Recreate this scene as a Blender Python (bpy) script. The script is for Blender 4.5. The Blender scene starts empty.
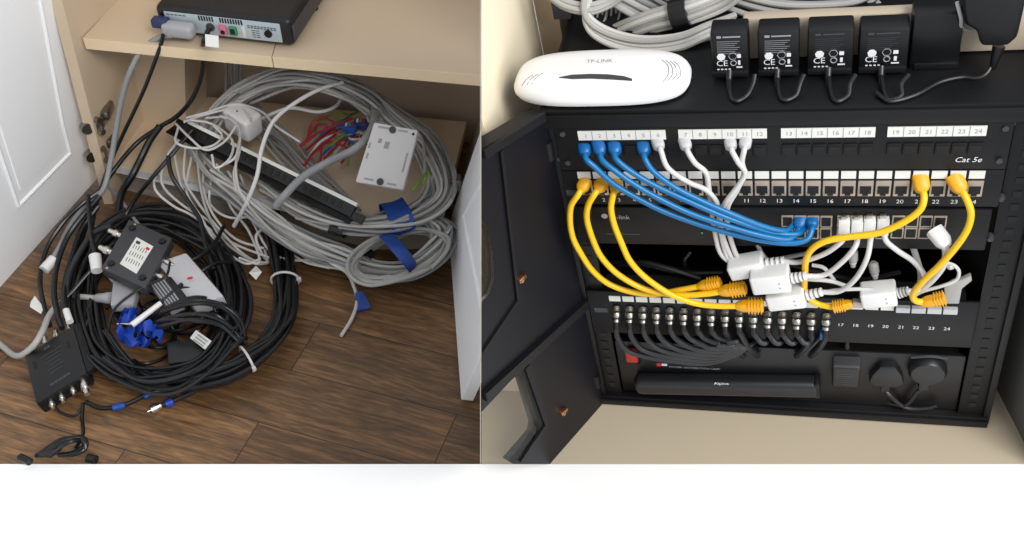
import bpy, bmesh, math, random
from mathutils import Vector, Matrix
V = Vector
C = bpy.context.scene.collection
rnd = random.Random(7)
FL = 1022.0                       # focal length in pixels of a 1024 wide frame
S2 = 2 ** -.5
CAM = V((0, 0, 1.3))

# ---------------------------------------------------------------- geometry of the view (only used to lay things out on real surfaces)
def ray(u, v):
    a, b = u - 512.0, 272.0 - v
    return V((a, S2 * (b + FL), S2 * (b - FL)))
def onz(u, v, z):
    d = ray(u, v); return CAM + d * ((z - CAM.z) / d.z)
def ony(u, v, y):
    d = ray(u, v); return CAM + d * (y / d.y)
def onplane(u, v, p, n):
    d = ray(u, v); return CAM + d * ((p - CAM).dot(n) / d.dot(n))
def pth(l, dz=0):
    return [onz(a[0], a[1], a[2] + dz) for a in l]

# the rack's own frame (X along its front, Y up, Z out of its front)
def cam2w(c):
    return V((c[0], S2 * c[1] - S2 * c[2], S2 * c[1] + S2 * c[2]))
RX = V(cam2w((3512, -92, 1022))).normalized()
RY = V(cam2w((-271, 1018, 1022))); RY = (RY - RX * RY.dot(RX)).normalized()
RZ = RX.cross(RY)
RO = CAM + cam2w((271, 122, -1022)) * (1.05 / 1022)
MR = Matrix(((RX.x, RY.x, RZ.x, RO.x), (RX.y, RY.y, RZ.y, RO.y), (RX.z, RY.z, RZ.z, RO.z), (0, 0, 0, 1)))
def L(x, y, z): return RO + RX * x + RY * y + RZ * z
def rz_(u, v, z=0.0): return onplane(u, v, RO + RZ * z, RZ)          # on a plane parallel to the rack front
def ry_(u, v, y): return onplane(u, v, RO + RY * y, RY)              # on a shelf level of the rack
def rx_(u, v, x): return onplane(u, v, RO + RX * x, RX)
def loc(p):
    q = p - RO; return (q.dot(RX), q.dot(RY), q.dot(RZ))
def rp(l): return [rz_(a[0], a[1], a[2]) for a in l]

# ---------------------------------------------------------------- materials
def mat(name, col, rough=.5, metal=0, var=0.0, scale=30, bump=0.0, coat=0, spec=.5, trans=0):
    m = bpy.data.materials.new(name); m.use_nodes = True
    nt = m.node_tree; b = nt.nodes['Principled BSDF']
    lin = [((c / 255) / 12.92 if c / 255 <= .04045 else ((c / 255 + .055) / 1.055) ** 2.4) for c in col]
    b.inputs['Base Color'].default_value = (*lin, 1)
    b.inputs['Roughness'].default_value = rough
    b.inputs['Metallic'].default_value = metal
    b.inputs['Specular IOR Level'].default_value = spec
    b.inputs['Coat Weight'].default_value = coat
    if trans: b.inputs['Transmission Weight'].default_value = trans
    if var or bump:
        tc = nt.nodes.new('ShaderNodeTexCoord'); no = nt.nodes.new('ShaderNodeTexNoise')
        no.inputs['Scale'].default_value = scale; no.inputs['Detail'].default_value = 4
        nt.links.new(tc.outputs['Object'], no.inputs['Vector'])
        if var:
            mx = nt.nodes.new('ShaderNodeMix'); mx.data_type = 'RGBA'
            mx.inputs[6].default_value = (*[c * (1 - var) for c in lin], 1)
            mx.inputs[7].default_value = (*[min(1, c * (1 + var)) for c in lin], 1)
            nt.links.new(no.outputs['Fac'], mx.inputs[0]); nt.links.new(mx.outputs[2], b.inputs['Base Color'])
        if bump:
            bp = nt.nodes.new('ShaderNodeBump'); bp.inputs['Strength'].default_value = bump; bp.inputs['Distance'].default_value = .002
            nt.links.new(no.outputs['Fac'], bp.inputs['Height']); nt.links.new(bp.outputs['Normal'], b.inputs['Normal'])
    return m

def wood_floor():
    m = bpy.data.materials.new('oak_planks'); m.use_nodes = True
    nt = m.node_tree; b = nt.nodes['Principled BSDF']; N = nt.nodes.new; K = nt.links.new
    tc = N('ShaderNodeTexCoord')
    mp = N('ShaderNodeMapping'); mp.vector_type = 'TEXTURE'; mp.inputs['Rotation'].default_value = (0, 0, math.radians(-18))
    mp.inputs['Location'].default_value = (-.427 + .03, .967, 0)
    K(tc.outputs['Object'], mp.inputs['Vector'])
    br = N('ShaderNodeTexBrick'); br.inputs['Scale'].default_value = 1; br.inputs['Brick Width'].default_value = .46
    br.inputs['Row Height'].default_value = .11; br.inputs['Mortar Size'].default_value = .0009; br.inputs['Mortar Smooth'].default_value = .3
    br.inputs['Color1'].default_value = (0, 0, 0, 1); br.inputs['Color2'].default_value = (1, 1, 1, 1); br.inputs['Mortar'].default_value = (.5, .5, .5, 1)
    br.offset = .37; K(mp.outputs['Vector'], br.inputs['Vector'])
    st = N('ShaderNodeMapping'); st.inputs['Scale'].default_value = (1, 9, 1); K(mp.outputs['Vector'], st.inputs['Vector'])
    ad = N('ShaderNodeVectorMath'); ad.operation = 'ADD'; K(st.outputs['Vector'], ad.inputs[0])
    sc = N('ShaderNodeVectorMath'); sc.operation = 'SCALE'; sc.inputs['Scale'].default_value = 7; K(br.outputs['Color'], sc.inputs[0]); K(sc.outputs['Vector'], ad.inputs[1])
    n1 = N('ShaderNodeTexNoise'); n1.inputs['Scale'].default_value = 6; n1.inputs['Detail'].default_value = 8; n1.inputs['Roughness'].default_value = .65; n1.inputs['Distortion'].default_value = 1.2
    K(ad.outputs['Vector'], n1.inputs['Vector'])
    n2 = N('ShaderNodeTexNoise'); n2.inputs['Scale'].default_value = 30; n2.inputs['Detail'].default_value = 6; n2.inputs['Distortion'].default_value = .4
    K(ad.outputs['Vector'], n2.inputs['Vector'])
    r = N('ShaderNodeValToRGB'); e = r.color_ramp.elements
    e[0].position = .32; e[0].color = (.050, .027, .013, 1); e[1].position = .70; e[1].color = (.37, .195, .082, 1)
    q = e.new(.5); q.color = (.155, .082, .036, 1)
    mx = N('ShaderNodeMix'); mx.data_type = 'FLOAT'; mx.inputs[0].default_value = .35; K(n1.outputs['Fac'], mx.inputs[2]); K(n2.outputs['Fac'], mx.inputs[3])
    K(mx.outputs[0], r.inputs['Fac'])
    hs = N('ShaderNodeMapRange'); hs.inputs['To Min'].default_value = .72; hs.inputs['To Max'].default_value = 1.25; K(br.outputs['Color'], hs.inputs['Value'])
    ml = N('ShaderNodeVectorMath'); ml.operation = 'SCALE'; K(r.outputs['Color'], ml.inputs[0]); K(hs.outputs['Result'], ml.inputs['Scale'])
    m2 = N('ShaderNodeMix'); m2.data_type = 'RGBA'; K(br.outputs['Fac'], m2.inputs[0]); K(ml.outputs['Vector'], m2.inputs[6]); m2.inputs[7].default_value = (.012, .007, .004, 1)
    K(m2.outputs[2], b.inputs['Base Color'])
    b.inputs['Roughness'].default_value = .42
    bp = N('ShaderNodeBump'); bp.inputs['Strength'].default_value = .25; bp.inputs['Distance'].default_value = .001
    K(n2.outputs['Fac'], bp.inputs['Height']); K(bp.outputs['Normal'], b.inputs['Normal'])
    return m

M = dict(
    floor=wood_floor(),
    plinth=mat('white_gloss_paint', (254, 254, 254), .6, spec=.2),
    door=mat('white_door_paint', (250, 251, 253), .5, var=.02, scale=3),
    beech=mat('beech_laminate', (206, 186, 160), .5, var=.06, scale=8),
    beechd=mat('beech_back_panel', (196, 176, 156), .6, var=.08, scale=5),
    beechl=mat('beech_edge_banding', (228, 206, 172), .5, var=.03),
    greyboard=mat('grey_beige_board', (150, 142, 132), .7, var=.1),  # plain grey-beige with slight mottling, for kickboard and partition
    steel=mat('nickel_steel', (150, 146, 138), .35, 1, var=.2),
    chrome=mat('chrome', (215, 212, 205), .3, 1, var=.1, scale=60),
    brass=mat('brass', (214, 150, 100), .3, 1, var=.1),
    blackp=mat('black_plastic', (16, 16, 18), .42, var=.15),
    blackg=mat('black_gloss_plastic', (10, 11, 13), .25, var=.1),
    blackm=mat('black_powder_coat', (11, 12, 15), .45, spec=.3, var=.12, scale=50),
    navy=mat('dark_blue_black_steel', (8, 9, 17), .42, spec=.3, var=.1, scale=20),
    beige=mat('beige_plastic', (186, 172, 152), .5, var=.03),
    rackin=mat('rack_interior_black', (6, 6, 8), .6, var=.1),
    panel=mat('panel_black', (15, 15, 17), .5, spec=.35, var=.08, scale=60),
    hole=mat('port_dark', (5, 5, 6), .6, var=.1),
    greyp=mat('grey_plastic', (160, 160, 164), .5, var=.04),
    lgrey=mat('light_grey_plastic', (188, 188, 192), .5, var=.04),
    dgrey=mat('dark_grey_metal', (58, 58, 62), .5, var=.06),
    whitep=mat('white_plastic', (222, 222, 220), .38, var=.015),
    routerw=mat('white_router_shell', (240, 240, 240), .35, var=.01),
    offw=mat('off_white_plastic', (205, 202, 200), .45, var=.03),
    label=mat('paper_label', (222, 222, 216), .6, var=.02),
    plate=mat('port_plate', (176, 190, 196), .4, .2, var=.05),
    ink=mat('ink_dark', (62, 62, 66), .7, var=.02),
    inkw=mat('ink_white', (225, 225, 228), .6, var=.02),
    inkg=mat('ink_grey', (150, 150, 154), .6, var=.02),
    inkk=mat('ink_faint_grey', (60, 62, 64), .6, var=.02),
    inkr=mat('ink_red', (200, 40, 45), .6, var=.02),
    cgrey=mat('grey_cable_jacket', (165, 164, 160), .45, var=.07, scale=40),
    cgrey2=mat('light_grey_cable_jacket', (190, 189, 184), .45, var=.05, scale=40),
    cgreyd=mat('mid_grey_cable_jacket', (140, 141, 142), .45, var=.05, scale=40),
    cwhite=mat('white_cable_jacket', (200, 198, 196), .4, var=.04, scale=40),
    cblack=mat('black_cable_jacket', (14, 15, 17), .36, var=.2, scale=40),
    cblack2=mat('charcoal_cable_jacket', (26, 27, 30), .4, var=.15, scale=40),
    cblue=mat('blue_cable_jacket', (5, 104, 160), .35, var=.04, scale=40),
    pblue=mat('blue_plug_boot', (5, 92, 158), .4, var=.04, scale=40),
    cyel=mat('yellow_cable_jacket', (238, 188, 22), .35, var=.03, scale=40),
    pyel=mat('yellow_plug_boot', (226, 164, 24), .42, var=.04, scale=60),
    tape=mat('blue_tape', (24, 66, 146), .45, var=.12, scale=60, bump=.4),
    tapeb=mat('bright_blue_tape', (28, 66, 170), .4, var=.2, scale=60, bump=.4),
    red=mat('red_wire', (150, 36, 50), .5, var=.1),
    redr=mat('red_rocker', (190, 38, 36), .35, var=.1),
    green=mat('green_wire', (110, 130, 50), .5, var=.1),
    pink=mat('pink_socket', (205, 110, 140), .45, var=.05),
    greens=mat('green_socket', (60, 130, 90), .45, var=.05),
    navyp=mat('navy_plug', (40, 48, 92), .45, var=.08),
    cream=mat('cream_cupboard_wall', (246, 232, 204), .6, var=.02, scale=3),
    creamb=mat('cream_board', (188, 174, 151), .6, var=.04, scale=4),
    shadewall=mat('shaded_taupe_side_panel', (86, 86, 82), .6, var=.06, scale=3),  # right wall made darker: its shade is put into the base colour
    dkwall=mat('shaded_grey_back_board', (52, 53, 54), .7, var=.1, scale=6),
    silver=mat('silver_jack_shield', (185, 172, 156), .35, .6, var=.1),
    nick=mat('worn_nickel', (178, 174, 166), .35, 1, var=.35, scale=200),
    led=mat('green_led', (60, 200, 120), .4, var=.02),
)
g_ = bpy.data.materials.new('door_glass'); g_.use_nodes = True
gn = g_.node_tree; gn.nodes.remove(gn.nodes['Principled BSDF'])
g1_, g2_, g3_ = gn.nodes.new('ShaderNodeBsdfTransparent'), gn.nodes.new('ShaderNodeBsdfGlossy'), gn.nodes.new('ShaderNodeMixShader')
g1_.inputs['Color'].default_value = (.86, .85, .82, 1); g2_.inputs['Roughness'].default_value = .05; g3_.inputs['Fac'].default_value = .06
gn.links.new(g1_.outputs[0], g3_.inputs[1]); gn.links.new(g2_.outputs[0], g3_.inputs[2]); gn.links.new(g3_.outputs[0], gn.nodes['Material Output'].inputs['Surface'])
M['glass'] = g_

# ---------------------------------------------------------------- mesh building in world space
def catmull(p, sub=6):
    if len(p) < 3 or sub < 2: return list(p)
    q = [p[0] * 2 - p[1]] + list(p) + [p[-1] * 2 - p[-2]]; out = []
    for i in range(1, len(q) - 2):
        a, b, c, d = q[i - 1:i + 3]
        for k in range(sub):
            t = k / sub
            out.append(.5 * ((2 * b) + (c - a) * t + (2 * a - 5 * b + 4 * c - d) * t * t + (3 * b - a - 3 * c + d) * t ** 3))
    out.append(p[-1].copy()); return out

class G:
    def __init__(s): s.v = []; s.f = []
    def add(s, vs, fs):
        n = len(s.v); s.v += [V(a) for a in vs]; s.f += [tuple(n + i for i in f) for f in fs]; return s
    def prism(s, pts, vec, bev=0):
        n = len(pts); vs = list(pts) + [p + vec for p in pts]
        fs = [tuple(range(n)), tuple(range(2 * n - 1, n - 1, -1))] + [(i, i + n, (i + 1) % n + n, (i + 1) % n) for i in range(n)]
        if bev: return s.bev(vs, fs, bev)
        return s.add(vs, fs)
    def bev(s, vs, fs, w, seg=2):
        bm = bmesh.new(); bv = [bm.verts.new(a) for a in vs]
        for f in fs: bm.faces.new([bv[i] for i in f])
        bmesh.ops.recalc_face_normals(bm, faces=bm.faces)
        bmesh.ops.bevel(bm, geom=list(bm.edges), offset=w, segments=seg, profile=.5, affect='EDGES')
        bm.verts.index_update()
        s.add([a.co.copy() for a in bm.verts], [[a.index for a in f.verts] for f in bm.faces]); bm.free(); return s
    def box(s, c, a, b, d, bev=0, seg=2):
        vs = [c + a * i + b * j + d * k for i in (-1, 1) for j in (-1, 1) for k in (-1, 1)]
        fs = [(0, 1, 3, 2), (4, 6, 7, 5), (0, 4, 5, 1), (2, 3, 7, 6), (0, 2, 6, 4), (1, 5, 7, 3)]
        return s.bev(vs, fs, bev, seg) if bev else s.add(vs, fs)
    def tube(s, pts, r, seg=8, sub=6, flat=None):
        p = catmull(pts, sub); n = len(p); up = None; base = len(s.v)
        for i in range(n):
            t = (p[min(i + 1, n - 1)] - p[max(i - 1, 0)])
            t = t.normalized() if t.length > 1e-9 else V((0, 0, 1))
            if up is None: up = V((0, 0, 1)) if abs(t.z) < .9 else V((1, 0, 0))
            up = up - t * up.dot(t)
            up = up.normalized() if up.length > 1e-6 else V((0, 1, 0))
            w = t.cross(up); rr = r(i / (n - 1)) if callable(r) else r
            fl = flat or 1
            for k in range(seg):
                a = 2 * math.pi * k / seg; s.v.append(p[i] + w * (rr * math.cos(a)) + up * (rr * fl * math.sin(a)))
        for i in range(n - 1):
            for k in range(seg):
                a = base + i * seg + k; b = base + i * seg + (k + 1) % seg; s.f.append((a, b, b + seg, a + seg))
        s.f.append(tuple(base + k for k in range(seg))[::-1]); s.f.append(tuple(base + (n - 1) * seg + k for k in range(seg)))
        return s
    def clip(s):
        """cut off whatever would reach through the partition into the neighbouring place"""
        n = ray(481.4, 0).cross(ray(481.4, 500)).normalized(); n = n if n.x < 0 else -n
        bm = bmesh.new(); bv = [bm.verts.new(a) for a in s.v]
        for f in s.f: bm.faces.new([bv[i] for i in f])
        r = bmesh.ops.bisect_plane(bm, geom=list(bm.verts) + list(bm.edges) + list(bm.faces), plane_co=CAM, plane_no=n, clear_outer=True)
        e = [x for x in r['geom_cut'] if isinstance(x, bmesh.types.BMEdge)]
        if e: bmesh.ops.contextual_create(bm, geom=e) if len(e) < 3 else bmesh.ops.edgenet_fill(bm, edges=e)
        bm.verts.index_update(); s.v = [a.co.copy() for a in bm.verts]; s.f = [tuple(a.index for a in f.verts) for f in bm.faces]; bm.free(); return s
    def cyl(s, a, b, r, r2=None, seg=14):
        r2 = r if r2 is None else r2
        return s.tube([a, b], lambda t: r + (r2 - r) * t, seg, 1)
    def lathe(s, o, ax, prof, seg=20, sx=1, side=None):
        ax = ax.normalized(); w = side or (ax.cross(V((0, 0, 1))) if abs(ax.z) < .9 else V((1, 0, 0))); w = (w - ax * w.dot(ax)).normalized(); u = ax.cross(w)
        vs = [o + ax * h + (w * math.cos(2 * math.pi * k / seg) * sx + u * math.sin(2 * math.pi * k / seg)) * r for r, h in prof for k in range(seg)]
        n = len(prof)
        fs = [(i * seg + k, i * seg + (k + 1) % seg, (i + 1) * seg + (k + 1) % seg, (i + 1) * seg + k) for i in range(n - 1) for k in range(seg)]
        fs += [tuple(range(seg))[::-1], tuple((n - 1) * seg + k for k in range(seg))]
        return s.add(vs, fs)
    def text(s, txt, o, x, y, h, depth=.0002, center=False, shear=0):
        vs, fs, w = text_mesh(txt); k = h / .7; x = x.normalized(); y = y.normalized(); n = x.cross(y)
        off = -w / 2 if center else 0
        pts = [o + x * ((a.x + off) * k + a.y * k * shear) + y * (a.y * k) + n * depth for a in vs]
        return s.add(pts, fs)

_tc = {}
def text_mesh(txt):
    if txt in _tc: return _tc[txt]
    cu = bpy.data.curves.new('lettering', 'FONT'); cu.body = txt; cu.resolution_u = 2
    ob = bpy.data.objects.new('lettering', cu); C.objects.link(ob)
    dg = bpy.context.evaluated_depsgraph_get(); ev = ob.evaluated_get(dg); me = ev.to_mesh()
    vs = [a.co.copy() for a in me.vertices]; fs = [tuple(p.vertices) for p in me.polygons]
    w = max([a.x for a in vs] or [0]); ev.to_mesh_clear()
    bpy.data.objects.remove(ob); bpy.data.curves.remove(cu)
    _tc[txt] = (vs, fs, w); return _tc[txt]

MW = {}
def tag(o, label=None, cat=None, group=None, kind=None):
    if label: o['label'] = label
    if cat: o['category'] = cat
    if group: o['group'] = group
    if kind: o['kind'] = kind
    return o
def thing(name, label, cat, at, group=None, frame=None):
    o = bpy.data.objects.new(name, None); C.objects.link(o); o.empty_display_size = .02
    m = Matrix.Translation(at) @ (MR.to_3x3().to_4x4() if frame else Matrix.Identity(4))
    o.matrix_world = m; MW[o.name] = m
    return tag(o, label, cat, group)
def obj(name, g, m, parent=None, smooth=True, label=None, cat=None, group=None, kind=None):
    if parent is None:
        lo = [min(a[i] for a in g.v) for i in range(3)]; hi = [max(a[i] for a in g.v) for i in range(3)]
        mw = Matrix.Translation(V(((lo[0] + hi[0]) / 2, (lo[1] + hi[1]) / 2, lo[2])))
        if kind == 'structure': mw = Matrix.Identity(4)
    else: mw = MW[parent.name]
    inv = mw.inverted()
    me = bpy.data.meshes.new(name); me.from_pydata([inv @ a for a in g.v], [], g.f); me.validate(); me.materials.append(M[m] if isinstance(m, str) else m)
    bm = bmesh.new(); bm.from_mesh(me); bmesh.ops.recalc_face_normals(bm, faces=bm.faces); bm.to_mesh(me); bm.free()
    if smooth:
        me.shade_smooth()
        for e, a in zip(me.edges, [0] * 0): pass
        me.set_sharp_from_angle(angle=math.radians(38))
    o = bpy.data.objects.new(name, me); C.objects.link(o)
    if parent is None: o.matrix_world = mw
    else: o.parent = parent
    MW[o.name] = mw
    return tag(o, label, cat, group, kind)
def noise_off(R, k, n=4):
    """slow random wander in a disc, one value per path point"""
    a = rnd.random() * 6.283; rho = R * math.sqrt(rnd.random()); da = rnd.uniform(-.5, .5); out = []
    for i in range(k):
        a += da + rnd.uniform(-.35, .35); rh = min(R, max(0, rho + rnd.uniform(-.25, .25) * R)); out.append((math.cos(a) * rh, math.sin(a) * rh))
    return out
def bundle_path(p, R, zmin=.004, flat=.7):
    offs = noise_off(R, len(p)); out = []
    for i, q in enumerate(p):
        t = (p[min(i + 1, len(p) - 1)] - p[max(i - 1, 0)]).normalized()
        up = V((0, 0, 1)) if abs(t.z) < .9 else V((0, 1, 0))
        w = t.cross(up).normalized(); u = w.cross(t)
        r = q + w * offs[i][0] + u * offs[i][1] * flat
        r.z = max(r.z, zmin); out.append(r)
    return out
WORLD, KEY, FILL, EXPO = .72, 70, 36, 0.0
# ================================================================ THE LEFT PLACE: an open cupboard over an oak floor
DN = V((0, 0, -1))
# seam plane between the two places (thin partition)
def seam(depth_pts, off=0.0): pass
obj('trim_1', G().prism([V((-1.9, .8885, .0003)), V((.02, .8885, .0003)), V((.02, .8885, -.06)), V((-1.9, .8885, -.06))], V((0, -.003, 0))), 'plinth', kind='structure', smooth=False)
g = G().prism([V((-1.9, .8885, 0)), V((.02, .8885, 0)), V((.02, 2.1, 0)), V((-1.9, 2.1, 0))], V((0, 0, -.03)))
obj('floor', g, 'floor', kind='structure', smooth=False)
# cupboard carcass
cup = thing('cupboard', 'built-in beech cupboard with open white doors over the oak floor', 'cupboard', V((-.43, 1.5, 0)))
zt = .353
g = G()
fl, fm, fr = onz(83, 38, zt), onz(272, 56.5, zt), onz(481, 75, zt)
bdir = V((.105, .66, 0)).normalized()
bl, bm_, br_ = V((-.69, 1.70, zt)), V((-.40, 1.72, zt)), V((.03, 1.68, zt))
gap = (fr - fl).normalized() * .0008
obj('shelf', G().prism([fl, fm - gap, bm_ - gap, bl], DN * .021), 'beech', cup, False)
obj('shelf', G().prism([fm + gap, fr, br_, bm_ + gap], DN * .021), 'beech', cup, False)
n = V((-.16, -1, 0)).normalized()
obj('edge_banding', G().prism([fl, fm - gap, fm - gap + DN * .0205, fl + DN * .0205], n * .0015), 'beechl', cup, False)
obj('edge_banding', G().prism([fm + gap, fr, fr + DN * .0205, fm + gap + DN * .0205], n * .0015), 'beechl', cup, False)
zb = .08
b1, b2, b3, b4 = onz(108, 164, zb), onz(239, 190, zb), onz(372, 225, zb), onz(440, 224, zb)
bk0, bk1 = V((-.72, 1.74, zb)), V((-.09, 1.64, zb))
obj('bottom_panel', G().prism([b1, b2, b3, b4, bk1, bk0], DN * .018), 'beech', cup, False)
obj('edge_banding', G().prism([b1, b2, b3, b3 + DN * .0175, b2 + DN * .0175, b1 + DN * .0175], V((-.2, -1, 0)).normalized() * .0015), 'offw', cup, False)
q = V((0, .02, 0)); dz = V((0, 0, -.062))
obj('kickboard', G().prism([b1 + q + dz * .3, b2 + q + dz * .3, b3 + q + dz * .3, b4 + q + dz * .3, b4 + q + dz * 1.28, b3 + q + dz * 1.28, b2 + q + dz * 1.28, b1 + q + dz * 1.28], V((0, .015, 0))), 'greyboard', cup, False)
# sides
sd = [V((-.768, 1.485, 0)), V((-.715, 1.76, 0)), V((-.645, 1.76, .66)), V((-.712, 1.485, .66))]
obj('side_panel', G().prism(sd, V((-.018, 0, 0))), 'beech', cup, False)
hl = onplane(94, 58, sd[0], (sd[1] - sd[0]).cross(sd[3] - sd[0]).normalized())
obj('peg_hole', G().cyl(hl, hl + V((.0008, -.0002, 0)), .0022), 'hole', cup)
rx = onplane(99, 89, sd[0], (sd[1] - sd[0]).cross(sd[3] - sd[0]).normalized())
obj('peg_hole', G().cyl(rx, rx + V((.0008, -.0002, 0)), .0022), 'hole', cup)
sr = [V((-.112, 1.42, 0)), V((-.085, 1.70, 0)), V((.03, 1.70, .36)), V((.003, 1.42, .36))]
obj('side_panel', G().prism(sr, V((.018, 0, 0))), 'beechd', cup, False)
# back
obj('back_panel', G().prism([V((-.80, 1.79, 0)), V((.1, 1.645, 0)), V((.1, 1.645, .66)), V((-.80, 1.79, .66))], V((.02, .12, 0)) * .1), 'beechd', cup, False)
# boxed-in pipe section in the left corner
a0, a1 = onz(119, 118, zb), onz(186, 126, zb)
t1 = ony(184, 40, 1.62); k = (t1 - a1) * 1.5
dvec = V((.03, .12, 0))
obj('boxing_panel', G().prism([a0, a1, a1 + k, a0 + k], dvec.normalized() * .09), 'beech', cup, False)
# ---- left door
A = onz(98, 178, .02); B = onz(0, 288, .02); Cc = ony(70, 0, 1.53)
bd = B - A; ud = Cc - A; nd = bd.cross(ud).normalized()
if nd.x < 0: nd = -nd
A2 = A + bd * 1.5; obj('door', G().prism([A, A2, A2 + ud * 1.9, A + ud * 1.9], -nd * .02, .0015), 'door', cup, False, label='white panelled door leaf swung open at the left')
dl = bpy.data.objects['door']
def dp(u, v): return onplane(u, v, A, nd)
def mould(o, pts, w, fr_n, m='door', name='moulding'):
    g = G()
    for i in range(len(pts) - 1):
        g.tube([pts[i], pts[i + 1]], w, 6, 1)
    obj(name, g, m, o)
def wall_strip(pa, pb, w, nrm, lift):
    t = (pb - pa).normalized(); s = t.cross(nrm).normalized() * w
    return [pa - s, pb - s, pb + s, pa + s], nrm * lift
pR = dp(36, -20), dp(47, 60), dp(62, 122), dp(70, 153); pB = dp(70, 153), dp(18, 206); pL = dp(18, 206), dp(-8, 130)
mould(dl, [pR[0], pR[2], pR[3], pB[1], pL[1]], .0038, nd)
s_ = .018
g = G().prism([dp(28, -20), dp(51, 118), dp(58, 150), dp(20, 190), dp(-4, 115), dp(-30, -20)], nd * .002)
obj('raised_panel', g, 'door', dl, False)
# hinges
for (hu, hv, hw) in ((96, 122, 1), (100, 150, .9)):
    c = onplane(hu, hv, A, nd); c = c + (CAM - c).normalized() * .07
    h = G().box(c, V((.015, .004, 0)) * hw, V((0, .013, 0)), V((0, 0, .010)), .003)
    h.box(c + V((.018, .022, .010)), V((.007, 0, 0)), V((0, .020, 0)), V((0, 0, .009)), .003)
    ho = obj('hinge', h, 'steel', cup)
    g = G()
    for k in (-1, 1): g.cyl(c + V((0.006, -.010, k * .013)), c + V((.014, -.014, k * .013)), .006)
    g.cyl(c + V((-.016, -.012, 0)), c + V((-.008, -.022, 0)), .011)
    obj('screw', g, 'steel', ho)
# ---- right door
A = onz(448, 225, .012); B = onz(461, 400, .012); Cc = ony(480, 132, 1.40)
bd = B - A; ud = Cc - A; nr = bd.cross(ud).normalized()
if nr.x > 0: nr = -nr
rd = obj('door', G().prism([A, B, B + ud * 2.2, A + ud * 2.2], -nr * .02, .0015), 'door', cup, False, label='white panelled door leaf hinged at the right end of the cupboard')
def dpr(u, v): return onplane(u, v, A, nr)
mould(rd, [dpr(484, 178), dpr(463.5, 216), dpr(481, 306)], .0032, nr)
obj('raised_panel', G().prism([dpr(488, 186), dpr(469, 220), dpr(484, 292)], nr * .002), 'door', rd, False)
g = G(); c = dpr(461, 183) + nr * .006
g.box(c, nr * .006, V((0, .012, 0)), V((0, 0, .012)), .002).box(c + V((-.012, .018, -.006)), V((.01, 0, 0)), V((0, .02, 0)), V((0, 0, .007)), .002)
g.cyl(c + V((-.004, -.006, .01)), c + V((-.012, -.010, .01)), .005)
obj('hinge', g, 'steel', cup)
# partition between the two places
def sp(depth, v):
    d = ray(480.8, v); return CAM + d * (depth / FL)
g = G().prism([sp(.86, -60), sp(1.33, -60), sp(1.33, 464), sp(.88, 464)], V((-.0006, 0, 0)))
obj('wall_middle', g, 'greyboard', kind='structure', smooth=False)

# ---- set-top box on the shelf
P0, P1 = onz(160, 32.5, zt + .004), onz(295, 48, zt + .004)
ex = (P1 - P0).normalized(); ey = V((-ex.y, ex.x, 0)); ez = V((0, 0, 1)); W_ = (P1 - P0).length; Dp = .19; Hh = .052
st = thing('set_top_box', 'black set-top box on the upper shelf with its socket panel facing out', 'set-top box', (P0 + P1) / 2 + ey * Dp / 2 + V((0, 0, -.004)))
g = G()
prof = []
cx = P0 + ex * W_ / 2 + ey * Dp / 2 + ez * Hh / 2
g.box(cx, ex * W_ / 2, ey * Dp / 2, ez * Hh / 2, .012, 4)
obj('housing', g, 'blackp', st)
obj('trim_band', G().box(cx + ex * (W_ / 2 + .0005), ex * .002, ey * (Dp / 2 - .004), ez * (Hh / 2 - .012), .0008), 'dgrey', st)
def fp(x, z, out=.0): return P0 + ex * x + ez * z - ey * out      # x in m along the back, z height
sx = W_ / 135.0
def fx(u): return (u - 160) * sx
obj('socket_plate', G().box(fp((fx(170) + fx(284)) / 2, Hh * .50, .0006), ex * (fx(284) - fx(170)) / 2, ey * .001, ez * Hh * .34, .0008), 'plate', st)
for k in range(17):
    if k == 6 or k == 7: continue
    x = fx(205 + k * 2.6)
    obj('vent_slot', G().box(fp(x, Hh * .745, .0018), ex * .0013, ey * .0004, ez * .0045), 'hole', st, False)
g = G().cyl(fp(fx(214.5), Hh * .46, .001), fp(fx(214.5), Hh * .46, .004), .0075); so = obj('coax_socket', g, 'dgrey', st)
obj('pin', G().cyl(fp(fx(214.5), Hh * .46, .003), fp(fx(214.5), Hh * .46, .010), .0035), 'brass', so)
so = obj('audio_socket', G().box(fp(fx(227), Hh * .42, .003), ex * .0065, ey * .003, ez * .009, .001), 'pink', st)
obj('opening', G().cyl(fp(fx(227), Hh * .36, .0061), fp(fx(227), Hh * .36, .0066), .004), 'hole', so)
so = obj('network_socket', G().box(fp(fx(237), Hh * .42, .003), ex * .0068, ey * .003, ez * .008, .001), 'greens', st)
obj('opening', G().box(fp(fx(237), Hh * .42, .0062), ex * .004, ey * .0004, ez * .005), 'hole', so, False)
obj('usb_socket', G().box(fp(fx(247.5), Hh * .42, .002), ex * .003, ey * .002, ez * .010, .0008), 'offw', st)
obj('power_socket', G().cyl(fp(fx(271.5), Hh * .45, .001), fp(fx(271.5), Hh * .45, .004), .0068), 'blackg', st)
g = G()
for r_ in range(2):
    for k in range(9): g.box(fp(fx(253 + k * 3.2), Hh * (.66 - .0 * r_) - r_ * .0032, .0018), ex * .0022, ey * .0002, ez * .0008)
for r_ in range(4):
    for k in range(2): g.box(fp(fx(257 + k * 4), Hh * .5 - r_ * .004, .0018), ex * .003, ey * .0002, ez * .0006)
for k in range(5): g.box(fp(fx(174 + k * 4), Hh * .76, .0018), ex * .0025, ey * .0002, ez * .0008)
obj('printed_marking', g, 'ink', st, False)
obj('foot', G().cyl(cx + ex * (W_ / 2 - .012) + ey * (Dp / 2 - .06) - ez * Hh / 2 + ez * .001, cx + ex * (W_ / 2 - .012) + ey * (Dp / 2 - .06) - ez * (Hh / 2 + .004), .007), 'blackp', st)
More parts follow.
